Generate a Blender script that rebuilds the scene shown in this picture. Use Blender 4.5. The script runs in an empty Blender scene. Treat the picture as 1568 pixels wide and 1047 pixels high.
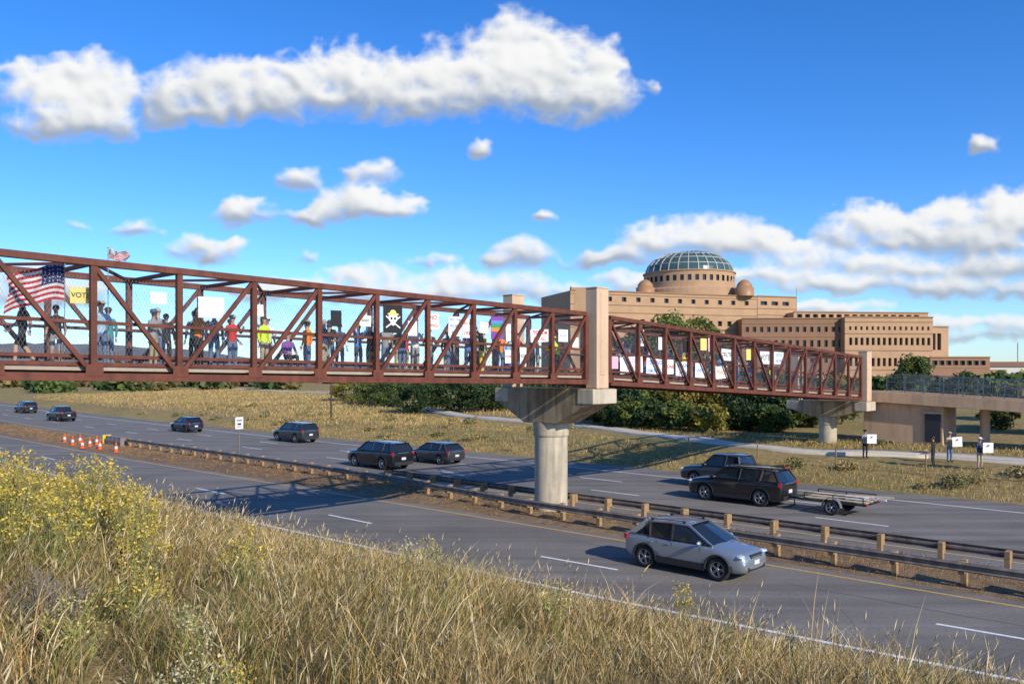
import bpy, math, random, bmesh
import numpy as np
from mathutils import Vector, Matrix
random.seed(7)
RNG=np.random.default_rng(11)
scene=bpy.context.scene
ANG=math.atan2(-0.686,0.728)
CA,SA=math.cos(ANG),math.sin(ANG)
EYE=6.3
def W(q,p,z=0.0): return Vector((CA*q-SA*p, SA*q+CA*p, z))
# ------------------------------------------------------------------ materials
MATS={}
def mat(name,col,rough=0.7,metal=0.0,var=0.0,scale=4.0,bump=0.0,coat=0.0,attr=None,trans=0.0,detail=6,spec=None,col2=None,stain=0.0):
    if name in MATS: return MATS[name]
    m=bpy.data.materials.new(name); m.use_nodes=True
    nt=m.node_tree; N=nt.nodes; L=nt.links
    b=N['Principled BSDF']
    b.inputs['Roughness'].default_value=rough; b.inputs['Metallic'].default_value=metal
    if spec is not None: b.inputs['Specular IOR Level'].default_value=spec
    if coat: b.inputs['Coat Weight'].default_value=coat; b.inputs['Coat Roughness'].default_value=0.05
    src=None
    if attr:
        a=N.new('ShaderNodeAttribute'); a.attribute_name=attr; src=a.outputs['Color']
    if var>0 or col2 is not None or bump>0:
        tc=N.new('ShaderNodeTexCoord'); no=N.new('ShaderNodeTexNoise')
        no.inputs['Scale'].default_value=scale; no.inputs['Detail'].default_value=detail; no.inputs['Roughness'].default_value=0.65
        L.new(tc.outputs['Object'],no.inputs['Vector'])
        if not attr:
            r=N.new('ShaderNodeValToRGB'); r.color_ramp.elements[0].position=0.32; r.color_ramp.elements[1].position=0.68
            c2=col2 if col2 is not None else [min(1,c*(1+var)) for c in col]
            c1=col if col2 is not None else [c*(1-var) for c in col]
            r.color_ramp.elements[0].color=(*c1,1); r.color_ramp.elements[1].color=(*c2,1)
            L.new(no.outputs['Fac'],r.inputs['Fac']); src=r.outputs['Color']
            if stain>0:
                mp=N.new('ShaderNodeMapping'); mp.inputs['Scale'].default_value=(2.2,2.2,.25); n2=N.new('ShaderNodeTexNoise'); n2.inputs['Scale'].default_value=1.5; n2.inputs['Detail'].default_value=5
                L.new(tc.outputs['Object'],mp.inputs['Vector']); L.new(mp.outputs[0],n2.inputs['Vector'])
                r2=N.new('ShaderNodeValToRGB'); r2.color_ramp.elements[0].position=.38; r2.color_ramp.elements[0].color=(1-stain,1-stain,1-stain*1.05,1); r2.color_ramp.elements[1].position=.55; r2.color_ramp.elements[1].color=(1,1,1,1)
                mm=N.new('ShaderNodeMix'); mm.data_type='RGBA'; mm.blend_type='MULTIPLY'; mm.inputs[0].default_value=1
                L.new(n2.outputs['Fac'],r2.inputs['Fac']); L.new(src,mm.inputs[6]); L.new(r2.outputs[0],mm.inputs[7]); src=mm.outputs[2]
        if bump>0:
            bp=N.new('ShaderNodeBump'); bp.inputs['Strength'].default_value=bump; bp.inputs['Distance'].default_value=0.05
            L.new(no.outputs['Fac'],bp.inputs['Height']); L.new(bp.outputs['Normal'],b.inputs['Normal'])
    if src is not None: L.new(src,b.inputs['Base Color'])
    else: b.inputs['Base Color'].default_value=(*col,1)
    if trans>0:
        t=N.new('ShaderNodeBsdfTranslucent'); mx=N.new('ShaderNodeMixShader'); mx.inputs[0].default_value=trans
        if src is not None: L.new(src,t.inputs['Color'])
        else: t.inputs['Color'].default_value=(*col,1)
        L.new(b.outputs[0],mx.inputs[1]); L.new(t.outputs[0],mx.inputs[2]); L.new(mx.outputs[0],N['Material Output'].inputs['Surface'])
    MATS[name]=m
    return m
# ------------------------------------------------------------------ mesh builder
class MB:
    def __init__(s): s.v=[];s.f=[];s.m=[];s.s=[]
    def add(s,vs,fs,mi=0,sm=False,M=None):
        o=len(s.v)
        if M is not None: vs=[M@Vector(v) for v in vs]
        s.v.extend([tuple(v) for v in vs])
        for f in fs: s.f.append([i+o for i in f]); s.m.append(mi); s.s.append(sm)
    def box(s,c,size,mi=0,M=None,taper=1.0):
        x,y,z=[d/2 for d in size]; t=taper
        vs=[(-x,-y,-z),(x,-y,-z),(x,y,-z),(-x,y,-z),(-x*t,-y*t,z),(x*t,-y*t,z),(x*t,y*t,z),(-x*t,y*t,z)]
        vs=[Vector(v)+Vector(c) for v in vs]
        s.add(vs,[(3,2,1,0),(4,5,6,7),(0,1,5,4),(1,2,6,5),(2,3,7,6),(3,0,4,7)],mi,False,M)
    def beam(s,a,b,w,h,mi=0,up=(0,0,1)):
        a=Vector(a);b=Vector(b);d=(b-a).normalized();u=Vector(up)
        if abs(d.dot(u))>0.98: u=Vector((1,0,0))
        r=d.cross(u).normalized();u=r.cross(d).normalized()
        vs=[]
        for P in (a,b):
            for sx,sy in((-1,-1),(1,-1),(1,1),(-1,1)): vs.append(P+r*(sx*w/2)+u*(sy*h/2))
        s.add(vs,[(0,1,2,3),(7,6,5,4),(0,4,5,1),(1,5,6,2),(2,6,7,3),(3,7,4,0)],mi)
    def cyl(s,a,b,r0,r1=None,n=8,mi=0,sm=True,caps=True):
        if r1 is None: r1=r0
        a=Vector(a);b=Vector(b);d=(b-a).normalized();u=Vector((0,0,1))
        if abs(d.z)>0.95: u=Vector((1,0,0))
        r=d.cross(u).normalized();u=r.cross(d)
        vs=[]
        for P,R in((a,r0),(b,r1)):
            for i in range(n):
                t=2*math.pi*i/n; vs.append(P+r*(R*math.cos(t))+u*(R*math.sin(t)))
        s.add(vs,[(i,(i+1)%n,n+(i+1)%n,n+i) for i in range(n)],mi,sm)
        if caps:
            s.add(vs,[tuple(range(n))[::-1],tuple(range(n,2*n))],mi,False)
    def lathe(s,prof,n,mi=0,M=None,sm=True,mids=None):
        vs=[];
        for r,h in prof:
            for i in range(n):
                t=2*math.pi*i/n; vs.append((r*math.cos(t),r*math.sin(t),h))
        for k in range(len(prof)-1):
            fs=[(k*n+i,k*n+(i+1)%n,(k+1)*n+(i+1)%n,(k+1)*n+i) for i in range(n)]
            if k==0: s.add(vs,fs,mids[k] if mids else mi,sm,M); o=len(s.v)-len(vs)
            else:
                for f in fs: s.f.append([i+o for i in f]); s.m.append(mids[k] if mids else mi); s.s.append(sm)
    def ell(s,c,r,mi=0,nu=10,nv=7,M=None):
        vs=[];c=Vector(c)
        for j in range(nv+1):
            ph=-math.pi/2+math.pi*j/nv
            for i in range(nu):
                t=2*math.pi*i/nu
                vs.append(c+Vector((r[0]*math.cos(ph)*math.cos(t),r[1]*math.cos(ph)*math.sin(t),r[2]*math.sin(ph))))
        s.add(vs,[(j*nu+i,j*nu+(i+1)%nu,(j+1)*nu+(i+1)%nu,(j+1)*nu+i) for j in range(nv) for i in range(nu)],mi,True,M)
    def make(s,name,mats,parent=None,loc=None,rot=None,bevel=0.0):
        me=bpy.data.meshes.new(name); me.from_pydata(s.v,[],s.f)
        for m in mats: me.materials.append(m)
        me.polygons.foreach_set('material_index',s.m); me.polygons.foreach_set('use_smooth',s.s); me.update()
        return obj(name,me,parent,loc,rot,bevel)
def obj(name,me,parent=None,loc=None,rot=None,bevel=0.0):
    o=bpy.data.objects.new(name,me); scene.collection.objects.link(o)
    if loc is not None: o.location=loc
    if rot is not None: o.rotation_euler=(0,0,rot) if not hasattr(rot,'__len__') else rot
    if parent: o.parent=parent
    if bevel:
        b=o.modifiers.new('b','BEVEL'); b.width=bevel; b.segments=2; b.limit_method='ANGLE'
    return o
def empty(name,loc=(0,0,0),rot=0.0):
    o=bpy.data.objects.new(name,None); scene.collection.objects.link(o); o.location=loc; o.rotation_euler=(0,0,rot); o.empty_display_size=0.2
    return o
def np_mesh(name,V,F,col=None,m=None,smooth=False,parent=None):
    me=bpy.data.meshes.new(name); V=np.ascontiguousarray(V,dtype=np.float32); F=np.ascontiguousarray(F,dtype=np.int32); k=F.shape[1]
    me.vertices.add(len(V)); me.vertices.foreach_set('co',V.ravel())
    me.loops.add(F.size); me.loops.foreach_set('vertex_index',F.ravel())
    me.polygons.add(len(F)); me.polygons.foreach_set('loop_start',np.arange(0,F.size,k,dtype=np.int32))
    me.update(calc_edges=True)
    if smooth: me.polygons.foreach_set('use_smooth',np.ones(len(F),dtype=bool))
    if col is not None:
        if col.shape[1]==3: col=np.hstack([col,np.ones((len(col),1))])
        a=me.color_attributes.new('Col','FLOAT_COLOR','POINT'); a.data.foreach_set('color',np.ascontiguousarray(col,dtype=np.float32).ravel())
    if m: me.materials.append(m)
    return obj(name,me,parent)
# ------------------------------------------------------------------ noise
_ang=np.random.default_rng(3).random((256,256))*2*np.pi
def pnoise(x,y,s=0):
    x=x+s*37.3; y=y+s*17.7
    xi=np.floor(x).astype(int); yi=np.floor(y).astype(int); xf=x-xi; yf=y-yi
    u=xf*xf*xf*(xf*(xf*6-15)+10); v=yf*yf*yf*(yf*(yf*6-15)+10)
    def g(i,j,dx,dy):
        a=_ang[i&255,j&255]; return np.cos(a)*dx+np.sin(a)*dy
    n00=g(xi,yi,xf,yf); n10=g(xi+1,yi,xf-1,yf); n01=g(xi,yi+1,xf,yf-1); n11=g(xi+1,yi+1,xf-1,yf-1)
    return ((n00*(1-u)+n10*u)*(1-v)+(n01*(1-u)+n11*u)*v)*1.5
def fbm(x,y,o=5,s=0,bil=False,gain=.52):
    t=0;a=1.0;f=1.0;tot=0
    for k in range(o):
        n=pnoise(x*f,y*f,s+k)
        if bil: n=0.55-np.abs(n)*1.9
        t=t+a*n; tot+=a; a*=gain; f*=2.03
    return t/tot
def sstep(a,b,x):
    t=np.clip((x-a)/(b-a),0,1); return t*t*(3-2*t)
# ------------------------------------------------------------------ terrain
def croad(q): return 9*(np.clip(-np.asarray(q,float)-60,0,None)/147)**2
def p_white(q): return np.interp(q,[-60,-33,-14.5,-4,10,60],[17.9,17.9,18.6,19.5,20.8,24])
def p_dash(q): return np.interp(q,[-60,-27,-18,-4.8,10,60],[21.0,21.2,21.4,22.6,23.6,27])
def p_yel(q): return np.interp(q,[-60,-21,-5,10,60],[24.6,25.4,25.6,25.8,30])
def T(q,p):
    q=np.asarray(q,float); p=np.asarray(p,float)
    c=croad(q); pr=p-c
    e=p_white(q)-0.95
    d=e-pr
    zn=np.interp(d,[0,0.4,1.2,3.5,7.5,11.5,14.5,17.5,60,400],[-.04,.02,.25,1.0,2.32,3.6,4.35,4.65,5.6,8])
    zn=zn+(fbm(q*.25,p*.25,3,5)*0.22+fbm(q*.06,p*.06,2,9)*.3)*np.clip(d/4,0,1)
    pe=p_yel(q)+0.6
    zm=-.04+.16*np.clip((pr-pe)/1.0,0,1)*np.clip((30.2-pr)/1.0,0,1)+fbm(q*.9,p*.9,2,2)*.05*np.clip((pr-pe)/1.0,0,1)*np.clip((30.2-pr)/1.0,0,1)
    zf=np.interp(pr,[45.2,46,48,52,60,90,150,400,1500,6000],[-.04,.02,.35,1.05,1.25,2.0,2.6,3.4,4.6,5.4])
    zf=zf+(fbm(q*.12,p*.12,3,6)*.25)*np.clip((pr-46)/6,0,1)
    z=np.where(d>0,zn,np.where((pr>pe)&(pr<30.3),zm,np.where(pr>45.25,zf,-.04)))
    return z
qs=np.concatenate([np.linspace(-6000,-420,24),np.arange(-400,-130,6.),np.arange(-130,30,.8),np.arange(30,120,5.),np.linspace(130,5000,20)])
ps=np.concatenate([np.linspace(-3000,-40,16),np.arange(-36,-4,2.),np.arange(-4,72,.5),np.arange(72,200,4.),np.linspace(204,7000,40)])
def grid_mesh(name,qs,ps,zf,m,smooth=True):
    Q,P=np.meshgrid(qs,ps,indexing='ij'); Z=zf(Q,P)
    V=np.stack([CA*Q-SA*P,SA*Q+CA*P,Z],-1).reshape(-1,3)
    n,k=len(qs),len(ps); I=np.arange(n*k).reshape(n,k)
    F=np.stack([I[:-1,:-1],I[1:,:-1],I[1:,1:],I[:-1,1:]],-1).reshape(-1,4)
    return np_mesh(name,V,F,None,m,smooth)
def ground_mat(name,ca,cb_):
    m=bpy.data.materials.new(name); m.use_nodes=True; nt=m.node_tree;N=nt.nodes;L=nt.links;b=N['Principled BSDF']
    b.inputs['Roughness'].default_value=.95; b.inputs['Specular IOR Level'].default_value=.1
    tc=N.new('ShaderNodeTexCoord')
    def noise(sc,d=8,r=.65):
        n=N.new('ShaderNodeTexNoise'); n.inputs['Scale'].default_value=sc; n.inputs['Detail'].default_value=d; n.inputs['Roughness'].default_value=r; L.new(tc.outputs['Object'],n.inputs['Vector']); return n
    n1=noise(.09); n2=noise(2.5); n3=noise(18,4)
    r1=N.new('ShaderNodeValToRGB'); e=r1.color_ramp.elements; e[0].position=.40; e[0].color=(*ca,1); e[1].position=.66; e[1].color=(*cb_,1)
    L.new(n1.outputs['Fac'],r1.inputs['Fac'])
    r2=N.new('ShaderNodeValToRGB'); e=r2.color_ramp.elements; e[0].position=.3; e[0].color=(.5,.46,.42,1); e[1].position=.7; e[1].color=(1.3,1.25,1.2,1)
    L.new(n2.outputs['Fac'],r2.inputs['Fac'])
    mx=N.new('ShaderNodeMix'); mx.data_type='RGBA'; mx.blend_type='MULTIPLY'; mx.inputs[0].default_value=.8
    L.new(r1.outputs[0],mx.inputs[6]); L.new(r2.outputs[0],mx.inputs[7]); L.new(mx.outputs[2],b.inputs['Base Color'])
    bp=N.new('ShaderNodeBump'); bp.inputs['Strength'].default_value=.8; bp.inputs['Distance'].default_value=.15; L.new(n3.outputs['Fac'],bp.inputs['Height']); L.new(bp.outputs[0],b.inputs['Normal'])
    return m
grid_mesh('ground',qs,ps,T,ground_mat('dry_ground',(.42,.31,.14),(.31,.265,.10)))
mq=np.arange(-200,60,1.0); tt=np.linspace(0,1,10); Qm,Tm=np.meshgrid(mq,tt,indexing='ij'); Pm=(p_yel(Qm)+.62)*(1-Tm)+30.28*Tm+croad(Qm); Zm=T(Qm,Pm)+.012
Zm[:,0]=-.02; Zm[:,-1]=-.02
Vm=np.stack([CA*Qm-SA*Pm,SA*Qm+CA*Pm,Zm],-1).reshape(-1,3); Im=np.arange(Vm.shape[0]).reshape(len(mq),10)
np_mesh('median_soil',Vm,np.stack([Im[:-1,:-1],Im[1:,:-1],Im[1:,1:],Im[:-1,1:]],-1).reshape(-1,4),None,ground_mat('median_soil_m',(.27,.18,.11),(.36,.26,.155)),True)
# asphalt
def asphalt():
    m=bpy.data.materials.new('asphalt'); m.use_nodes=True; nt=m.node_tree;N=nt.nodes;L=nt.links;b=N['Principled BSDF']
    b.inputs['Roughness'].default_value=.9; b.inputs['Specular IOR Level'].default_value=.15
    tc=N.new('ShaderNodeTexCoord'); mp=N.new('ShaderNodeMapping'); mp.inputs['Rotation'].default_value=(0,0,-ANG); mp.inputs['Scale'].default_value=(.05,1.2,1)
    L.new(tc.outputs['Object'],mp.inputs['Vector'])
    n1=N.new('ShaderNodeTexNoise'); n1.inputs['Scale'].default_value=1; n1.inputs['Detail'].default_value=5; L.new(mp.outputs[0],n1.inputs['Vector'])
    n2=N.new('ShaderNodeTexNoise'); n2.inputs['Scale'].default_value=9; n2.inputs['Detail'].default_value=8; n2.inputs['Roughness'].default_value=.8; L.new(tc.outputs['Object'],n2.inputs['Vector'])
    n3=N.new('ShaderNodeTexNoise'); n3.inputs['Scale'].default_value=.35; n3.inputs['Detail'].default_value=6; L.new(tc.outputs['Object'],n3.inputs['Vector'])
    r1=N.new('ShaderNodeValToRGB'); e=r1.color_ramp.elements; e[0].position=.32; e[0].color=(.165,.150,.132,1); e[1].position=.66; e[1].color=(.245,.222,.192,1); L.new(n1.outputs['Fac'],r1.inputs['Fac'])
    r2=N.new('ShaderNodeValToRGB'); e=r2.color_ramp.elements; e[0].position=.3; e[0].color=(.75,.75,.75,1); e[1].position=.7; e[1].color=(1.2,1.2,1.2,1); L.new(n2.outputs['Fac'],r2.inputs['Fac'])
    r3=N.new('ShaderNodeValToRGB'); e=r3.color_ramp.elements; e[0].position=.35; e[0].color=(.86,.86,.87,1); e[1].position=.6; e[1].color=(1.05,1.04,1.03,1); L.new(n3.outputs['Fac'],r3.inputs['Fac'])
    mx=N.new('ShaderNodeMix'); mx.data_type='RGBA'; mx.blend_type='MULTIPLY'; mx.inputs[0].default_value=1
    L.new(r1.outputs[0],mx.inputs[6]); L.new(r2.outputs[0],mx.inputs[7])
    m3=N.new('ShaderNodeMix'); m3.data_type='RGBA'; m3.blend_type='MULTIPLY'; m3.inputs[0].default_value=1
    L.new(mx.outputs[2],m3.inputs[6]); L.new(r3.outputs[0],m3.inputs[7])
    L.new(m3.outputs[2],b.inputs['Base Color'])
    bp=N.new('ShaderNodeBump'); bp.inputs['Strength'].default_value=.3; bp.inputs['Distance'].default_value=.01; L.new(n2.outputs['Fac'],bp.inputs['Height']); L.new(bp.outputs[0],b.inputs['Normal'])
    return m
ASP=asphalt()
def strip(name,pa,pb,z,m,q0=-420,q1=120,step=2.):
    q=np.arange(q0,q1+.01,step); c=croad(q); a=pa(q)+c; b=pb(q)+c
    V=np.concatenate([np.stack([CA*q-SA*a,SA*q+CA*a,np.full_like(q,z)],-1),np.stack([CA*q-SA*b,SA*q+CA*b,np.full_like(q,z)],-1)])
    n=len(q); I=np.arange(n-1); F=np.stack([I,I+1,I+1+n,I+n],-1)
    return np_mesh(name,V,F,None,m)
K=lambda v:(lambda q:np.full_like(q,v))
strip('near_roadway',lambda q:p_white(q)-.95,lambda q:p_yel(q)+.6,0,ASP)
strip('far_roadway',K(30.3),K(45.25),0,ASP)
PW=mat('road_paint_white',(.80,.80,.78),.6,var=.15,scale=6); PY=mat('road_paint_yellow',(.68,.40,.08),.6,var=.2,scale=6)
def line(pf,w,m,q0=-420,q1=120,name='lane_line'):
    return strip(name,lambda q:pf(q)-w/2,lambda q:pf(q)+w/2,.005,m,q0,q1)
line(p_white,.16,PW,name='edge_line'); line(p_yel,.12,PY,name='edge_line')
line(K(31.4),.12,PY,name='edge_line'); line(K(42.6),.14,PW,name='edge_line')
def dashes(name,pf,q0,q1,per,ln,off):
    V=[];F=[]
    q=q0+off
    while q<q1:
        for qq in(q,q+ln):
            pc=float(pf(np.array([qq]))[0]+croad(qq))
            for s_ in(-.065,.065):
                w=W(qq,pc+s_,.005); V.append(tuple(w))
        n=len(V); F.append((n-4,n-2,n-1,n-3)); q+=per
    np_mesh(name,np.array(V),np.array(F),None,PW)
dashes('lane_dashes',p_dash,-240,60,12.2,3.05,1.6)
dashes('lane_dashes',K(35.2),-300,60,12.2,3.05,4.2)
dashes('lane_dashes',K(38.9),-300,60,12.2,3.05,0.5)
PATCH=mat('asphalt_patch',(.11,.102,.093),.9,var=.15,scale=5)
rpz=random.Random(12); V=[];F=[]
for k in range(30):
    far=k%2; q=rpz.uniform(-110,8); a=rpz.uniform(31.8,44.5) if far else rpz.uniform(18.8,24.6); L_=rpz.uniform(1.5,9); wd=rpz.choice([.035,.045,.05])
    n=9; pts=[(q+L_*i/n, a+math.sin(i*1.3+k)*.06+rpz.uniform(-.03,.03)) for i in range(n+1)]
    if k%3==0: pts=[(q+math.sin(i*1.1+k)*.08,a+rpz.uniform(.34,.36)*i-1) for i in range(8)]; pts=[(x,min(max(y,31 if far else 18.6),44.8 if far else 25)) for x,y in pts]
    for (x0,y0),(x1,y1) in zip(pts[:-1],pts[1:]):
        dx,dy=(wd/2,0) if k%3==0 else (0,wd/2); c=float(croad(q))
        for (x,y) in((x0-dx,y0-dy),(x1-dx,y1-dy),(x1+dx,y1+dy),(x0+dx,y0+dy)): V.append(tuple(W(x,y+c,.0035)))
        n_=len(V); F.append((n_-4,n_-3,n_-2,n_-1))
np_mesh('asphalt_crack_seal',np.array(V),np.array(F),None,PATCH)
# sidewalk path
CONC=mat('concrete_path',(.56,.49,.39),.85,var=.1,scale=3)
pathpts=[(40,57),(-11.6,55.4),(-17.3,54.8),(-24.9,53.0),(-37.9,56.8),(-49.7,60.4),(-67.3,63.6),(-95,76),(-121,90.5),(-191,102),(-260,125)]
_pq=np.array([a for a,b in pathpts][::-1],float); _pp=np.array([b for a,b in pathpts][::-1],float)
def path_p(q): return np.interp(q,_pq,_pp)
def poly_strip(name,pts,w,m,dz=.03,sub=8):
    P=[];
    pts=[np.array(t,float) for t in pts]
    for i in range(len(pts)-1):
        p0=pts[max(i-1,0)];p1=pts[i];p2=pts[i+1];p3=pts[min(i+2,len(pts)-1)]
        for k in range(sub):
            t=k/sub; P.append(.5*((2*p1)+(-p0+p2)*t+(2*p0-5*p1+4*p2-p3)*t*t+(-p0+3*p1-3*p2+p3)*t**3))
    P=np.array(P); d=np.gradient(P,axis=0); d/=np.linalg.norm(d,axis=1)[:,None]; n=np.stack([-d[:,1],d[:,0]],-1)
    A=P+n*w/2; B=P-n*w/2; zc=np.maximum(T(A[:,0],A[:,1]),T(B[:,0],B[:,1]))+dz
    V=[];F=[]
    for S,dzz in((A,0),(B,0),(A,-.4),(B,-.4)):
        V.append(np.stack([CA*S[:,0]-SA*S[:,1],SA*S[:,0]+CA*S[:,1],zc+dzz],-1))
    V=np.concatenate(V); m_=len(P); I=np.arange(m_-1)
    for a,b in((0,1),(2,0),(1,3)): F.append(np.stack([a*m_+I,a*m_+I+1,b*m_+I+1,b*m_+I],-1))
    return np_mesh(name,V,np.concatenate(F),None,m)
poly_strip('sidewalk_path',pathpts,2.3,CONC,.08)
# ------------------------------------------------------------------ grass
GRASS=mat('grass_blades',(1,1,1),.75,attr='Col',trans=.22,spec=.15)
GRASS2=mat('grass_blades_far',(1,1,1),.8,attr='Col',spec=.1)
def grass(name,q,p,h,w,lean,colA,seed=0,wind=(.12,-.05),heads=0.0,headcol=(.5,.4,.22),m=None,hs=1.0):
    r=np.random.default_rng(seed); n=len(q); z=T(q,p)-.03
    bx=CA*q-SA*p; by=SA*q+CA*p
    a=r.random(n)*2*np.pi; le=lean*(.3+r.random(n))*h
    dx=np.cos(a)*le+wind[0]*h*1.0; dy=np.sin(a)*le+wind[1]*h
    fa=r.random(n)*np.pi; wx=np.cos(fa)*w/2; wy=np.sin(fa)*w/2
    V=np.zeros((n,7,3)); C=np.zeros((n,7,3))
    for k,(t,ww) in enumerate(((0,1),(.4,.9),(.75,.6))):
        cx=bx+dx*t*t; cy=by+dy*t*t; cz=z+h*t*(1-.12*t)
        V[:,2*k,0]=cx-wx*ww; V[:,2*k,1]=cy-wy*ww; V[:,2*k,2]=cz
        V[:,2*k+1,0]=cx+wx*ww; V[:,2*k+1,1]=cy+wy*ww; V[:,2*k+1,2]=cz
    V[:,6,0]=bx+dx; V[:,6,1]=by+dy; V[:,6,2]=z+h*.86
    for k,t in enumerate((0,0,.4,.4,.75,.75,1)): C[:,k,:]=colA*(.55+.52*t)  # blades painted darker toward the root, as shade in the gaps between them
    base=np.arange(n)[:,None]*7
    tr=np.array([[0,1,3],[0,3,2],[2,3,5],[2,5,4],[4,5,6]])
    F=(base[:,:,None]+tr[None]).reshape(-1,3)
    Vs=[V.reshape(-1,3)]; Cs=[C.reshape(-1,3)]; Fs=[F]
    if heads>0:
        k=r.random(n)<heads; mm=k.sum(); tip=V[k,6,:]; off=len(Vs[0])
        dirv=np.stack([dx[k]*1.2,dy[k]*1.2,h[k]*.8],-1); dirv/=np.linalg.norm(dirv,axis=1)[:,None]
        hl=(.05+.08*r.random(mm))[:,None]*hs; hw=(w[k]*.55+.0022)[:,None]*hs
        s1=np.cross(dirv,np.array([0,0,1.])); s1/=np.linalg.norm(s1,axis=1)[:,None]+1e-6; s2=np.cross(dirv,s1)
        b0=tip-dirv*.02; mid=tip+dirv*hl*.4; top=tip+dirv*hl
        H=np.stack([b0,mid+s1*hw,mid+s2*hw,mid-s1*hw,mid-s2*hw,top],1)
        HF=np.array([[0,1,2],[0,2,3],[0,3,4],[0,4,1],[5,2,1],[5,3,2],[5,4,3],[5,1,4]])
        Fs.append((np.arange(mm)[:,None,None]*6+HF[None]+off).reshape(-1,3)); Vs.append(H.reshape(-1,3))
        hc=np.array(headcol)[None,:]*(.7+.6*r.random(mm))[:,None]
        Cs.append(np.repeat(hc,6,0))
    return np_mesh(name,np.concatenate(Vs),np.concatenate(Fs),np.concatenate(Cs),m or GRASS)
def pal(q,p,r,dry=0.5,gr=.07):
    n=len(q); f=fbm(q*.28,p*.28,3,21)+dry-.5+r.normal(0,.16,n)
    f2=fbm(q*.9,p*.9,2,31)
    straw=np.array([.62,.455,.205]); gold=np.array([.57,.37,.125]); green=np.array([.25,.255,.075]); pale=np.array([.74,.62,.38]); red=np.array([.33,.17,.085])
    t=sstep(-.42,.12,f)[:,None]
    c=green*(1-t)+straw*t
    u=r.random(n)[:,None]
    c=np.where(u<.28,gold,c); c=np.where(u>.91,pale,c); c=np.where((u>.82)&(u<.87),red,c); c=np.where((u>.68)&(u<.68+gr),green,c)
    c=c*(1+.40*f2[:,None])*(.6+.65*r.random(n)[:,None])
    return c
r=np.random.default_rng(5)
def wedge(nt,r0,r1,ex,fr=1.0):
    u=r.random(nt); rr=(r0**ex+u*(r1**ex-r0**ex))**(1/ex)
    th=(r.random(nt)-.5)*1.75
    X=rr*np.sin(th); Y=rr*np.cos(th)
    return CA*X+SA*Y, -SA*X+CA*Y
q,p=wedge(26500,1.6,60,1.0)
k=(p+0<p_white(q)+croad(q)-1.05)&(fbm(q*1.4,p*1.4,2,61)>-.34); q,p=q[k],p[k]
cl=fbm(q*.5,p*.5,3,44)
nb=12
tq=np.repeat(q,nb); tp=np.repeat(p,nb); hcl=np.repeat(np.clip(1+1.3*cl,.4,1.6)*(.7+.6*r.random(len(q))),nb)
tuft=np.repeat((.68+.58*r.random(len(q))),nb)
n=len(tq); R=np.hypot(tq,tp)
sp=.040+.0055*R
tq=tq+r.normal(0,1,n)*sp; tp=tp+r.normal(0,1,n)*sp
edge=p_white(tq)+croad(tq)
k=tp<edge-.98; tq,tp,hcl,edge,tuft=tq[k],tp[k],hcl[k],edge[k],tuft[k]; n=len(tq); R=np.hypot(tq,tp)
hh=hcl*(.15+.36*r.random(n)**1.3)*np.clip(.38+(edge-.98-tp)/3.6,.38,1); ww=.0030+.0006*R
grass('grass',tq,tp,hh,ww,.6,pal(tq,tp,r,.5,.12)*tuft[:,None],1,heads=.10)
print('grass blades',n)
q,p=wedge(4000,2.2,45,1.1); k=(p<p_white(q)+croad(q)-2.6)&(fbm(q*.35,p*.35,2,77)>-.05); q,p=q[k],p[k]; n=len(q)
c=np.array([.62,.46,.23])*(.6+.7*r.random(n))[:,None]; c=np.where((r.random(n)<.25)[:,None],np.array([.34,.17,.09])*1.0,c)
R=np.hypot(q,p)
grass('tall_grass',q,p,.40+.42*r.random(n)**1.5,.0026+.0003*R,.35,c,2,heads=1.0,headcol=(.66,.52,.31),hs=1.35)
def belt(name,n,pa,pb,q0,q1,h,w,dry,seed,tint=(1,1,1),dens=None,path=False,gr=.05):
    rr=np.random.default_rng(seed); q=q0+(q1-q0)*rr.random(n)**1.0; t=rr.random(n)
    p=pa(q)+(pb(q)-pa(q))*t+croad(q)
    if dens: 
        k=fbm(q*dens,p*dens,2,seed)>-.12; q,p=q[k],p[k]
    if path:
        pp=path_p(q); k=~((p>pp-4.0)&(p<pp+1.4)); q,p=q[k],p[k]
    n=len(q)
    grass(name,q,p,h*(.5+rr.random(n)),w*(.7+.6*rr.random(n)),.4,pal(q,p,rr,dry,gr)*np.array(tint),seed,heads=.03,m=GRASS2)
belt('median_grass',30000,lambda q:p_yel(q)+.75,K(30.1),-110,8,.18,.013,.8,8,(.85,.65,.50),.6,gr=.03)
belt('far_bank_grass',60000,K(45.6),K(62),-90,4,.24,.022,.58,9,(1.02,.99,.84),path=True,gr=.08)
belt('far_field_grass',40000,K(50),K(95),-190,-60,.36,.05,.75,10,(1.05,1,.9),path=True)
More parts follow.
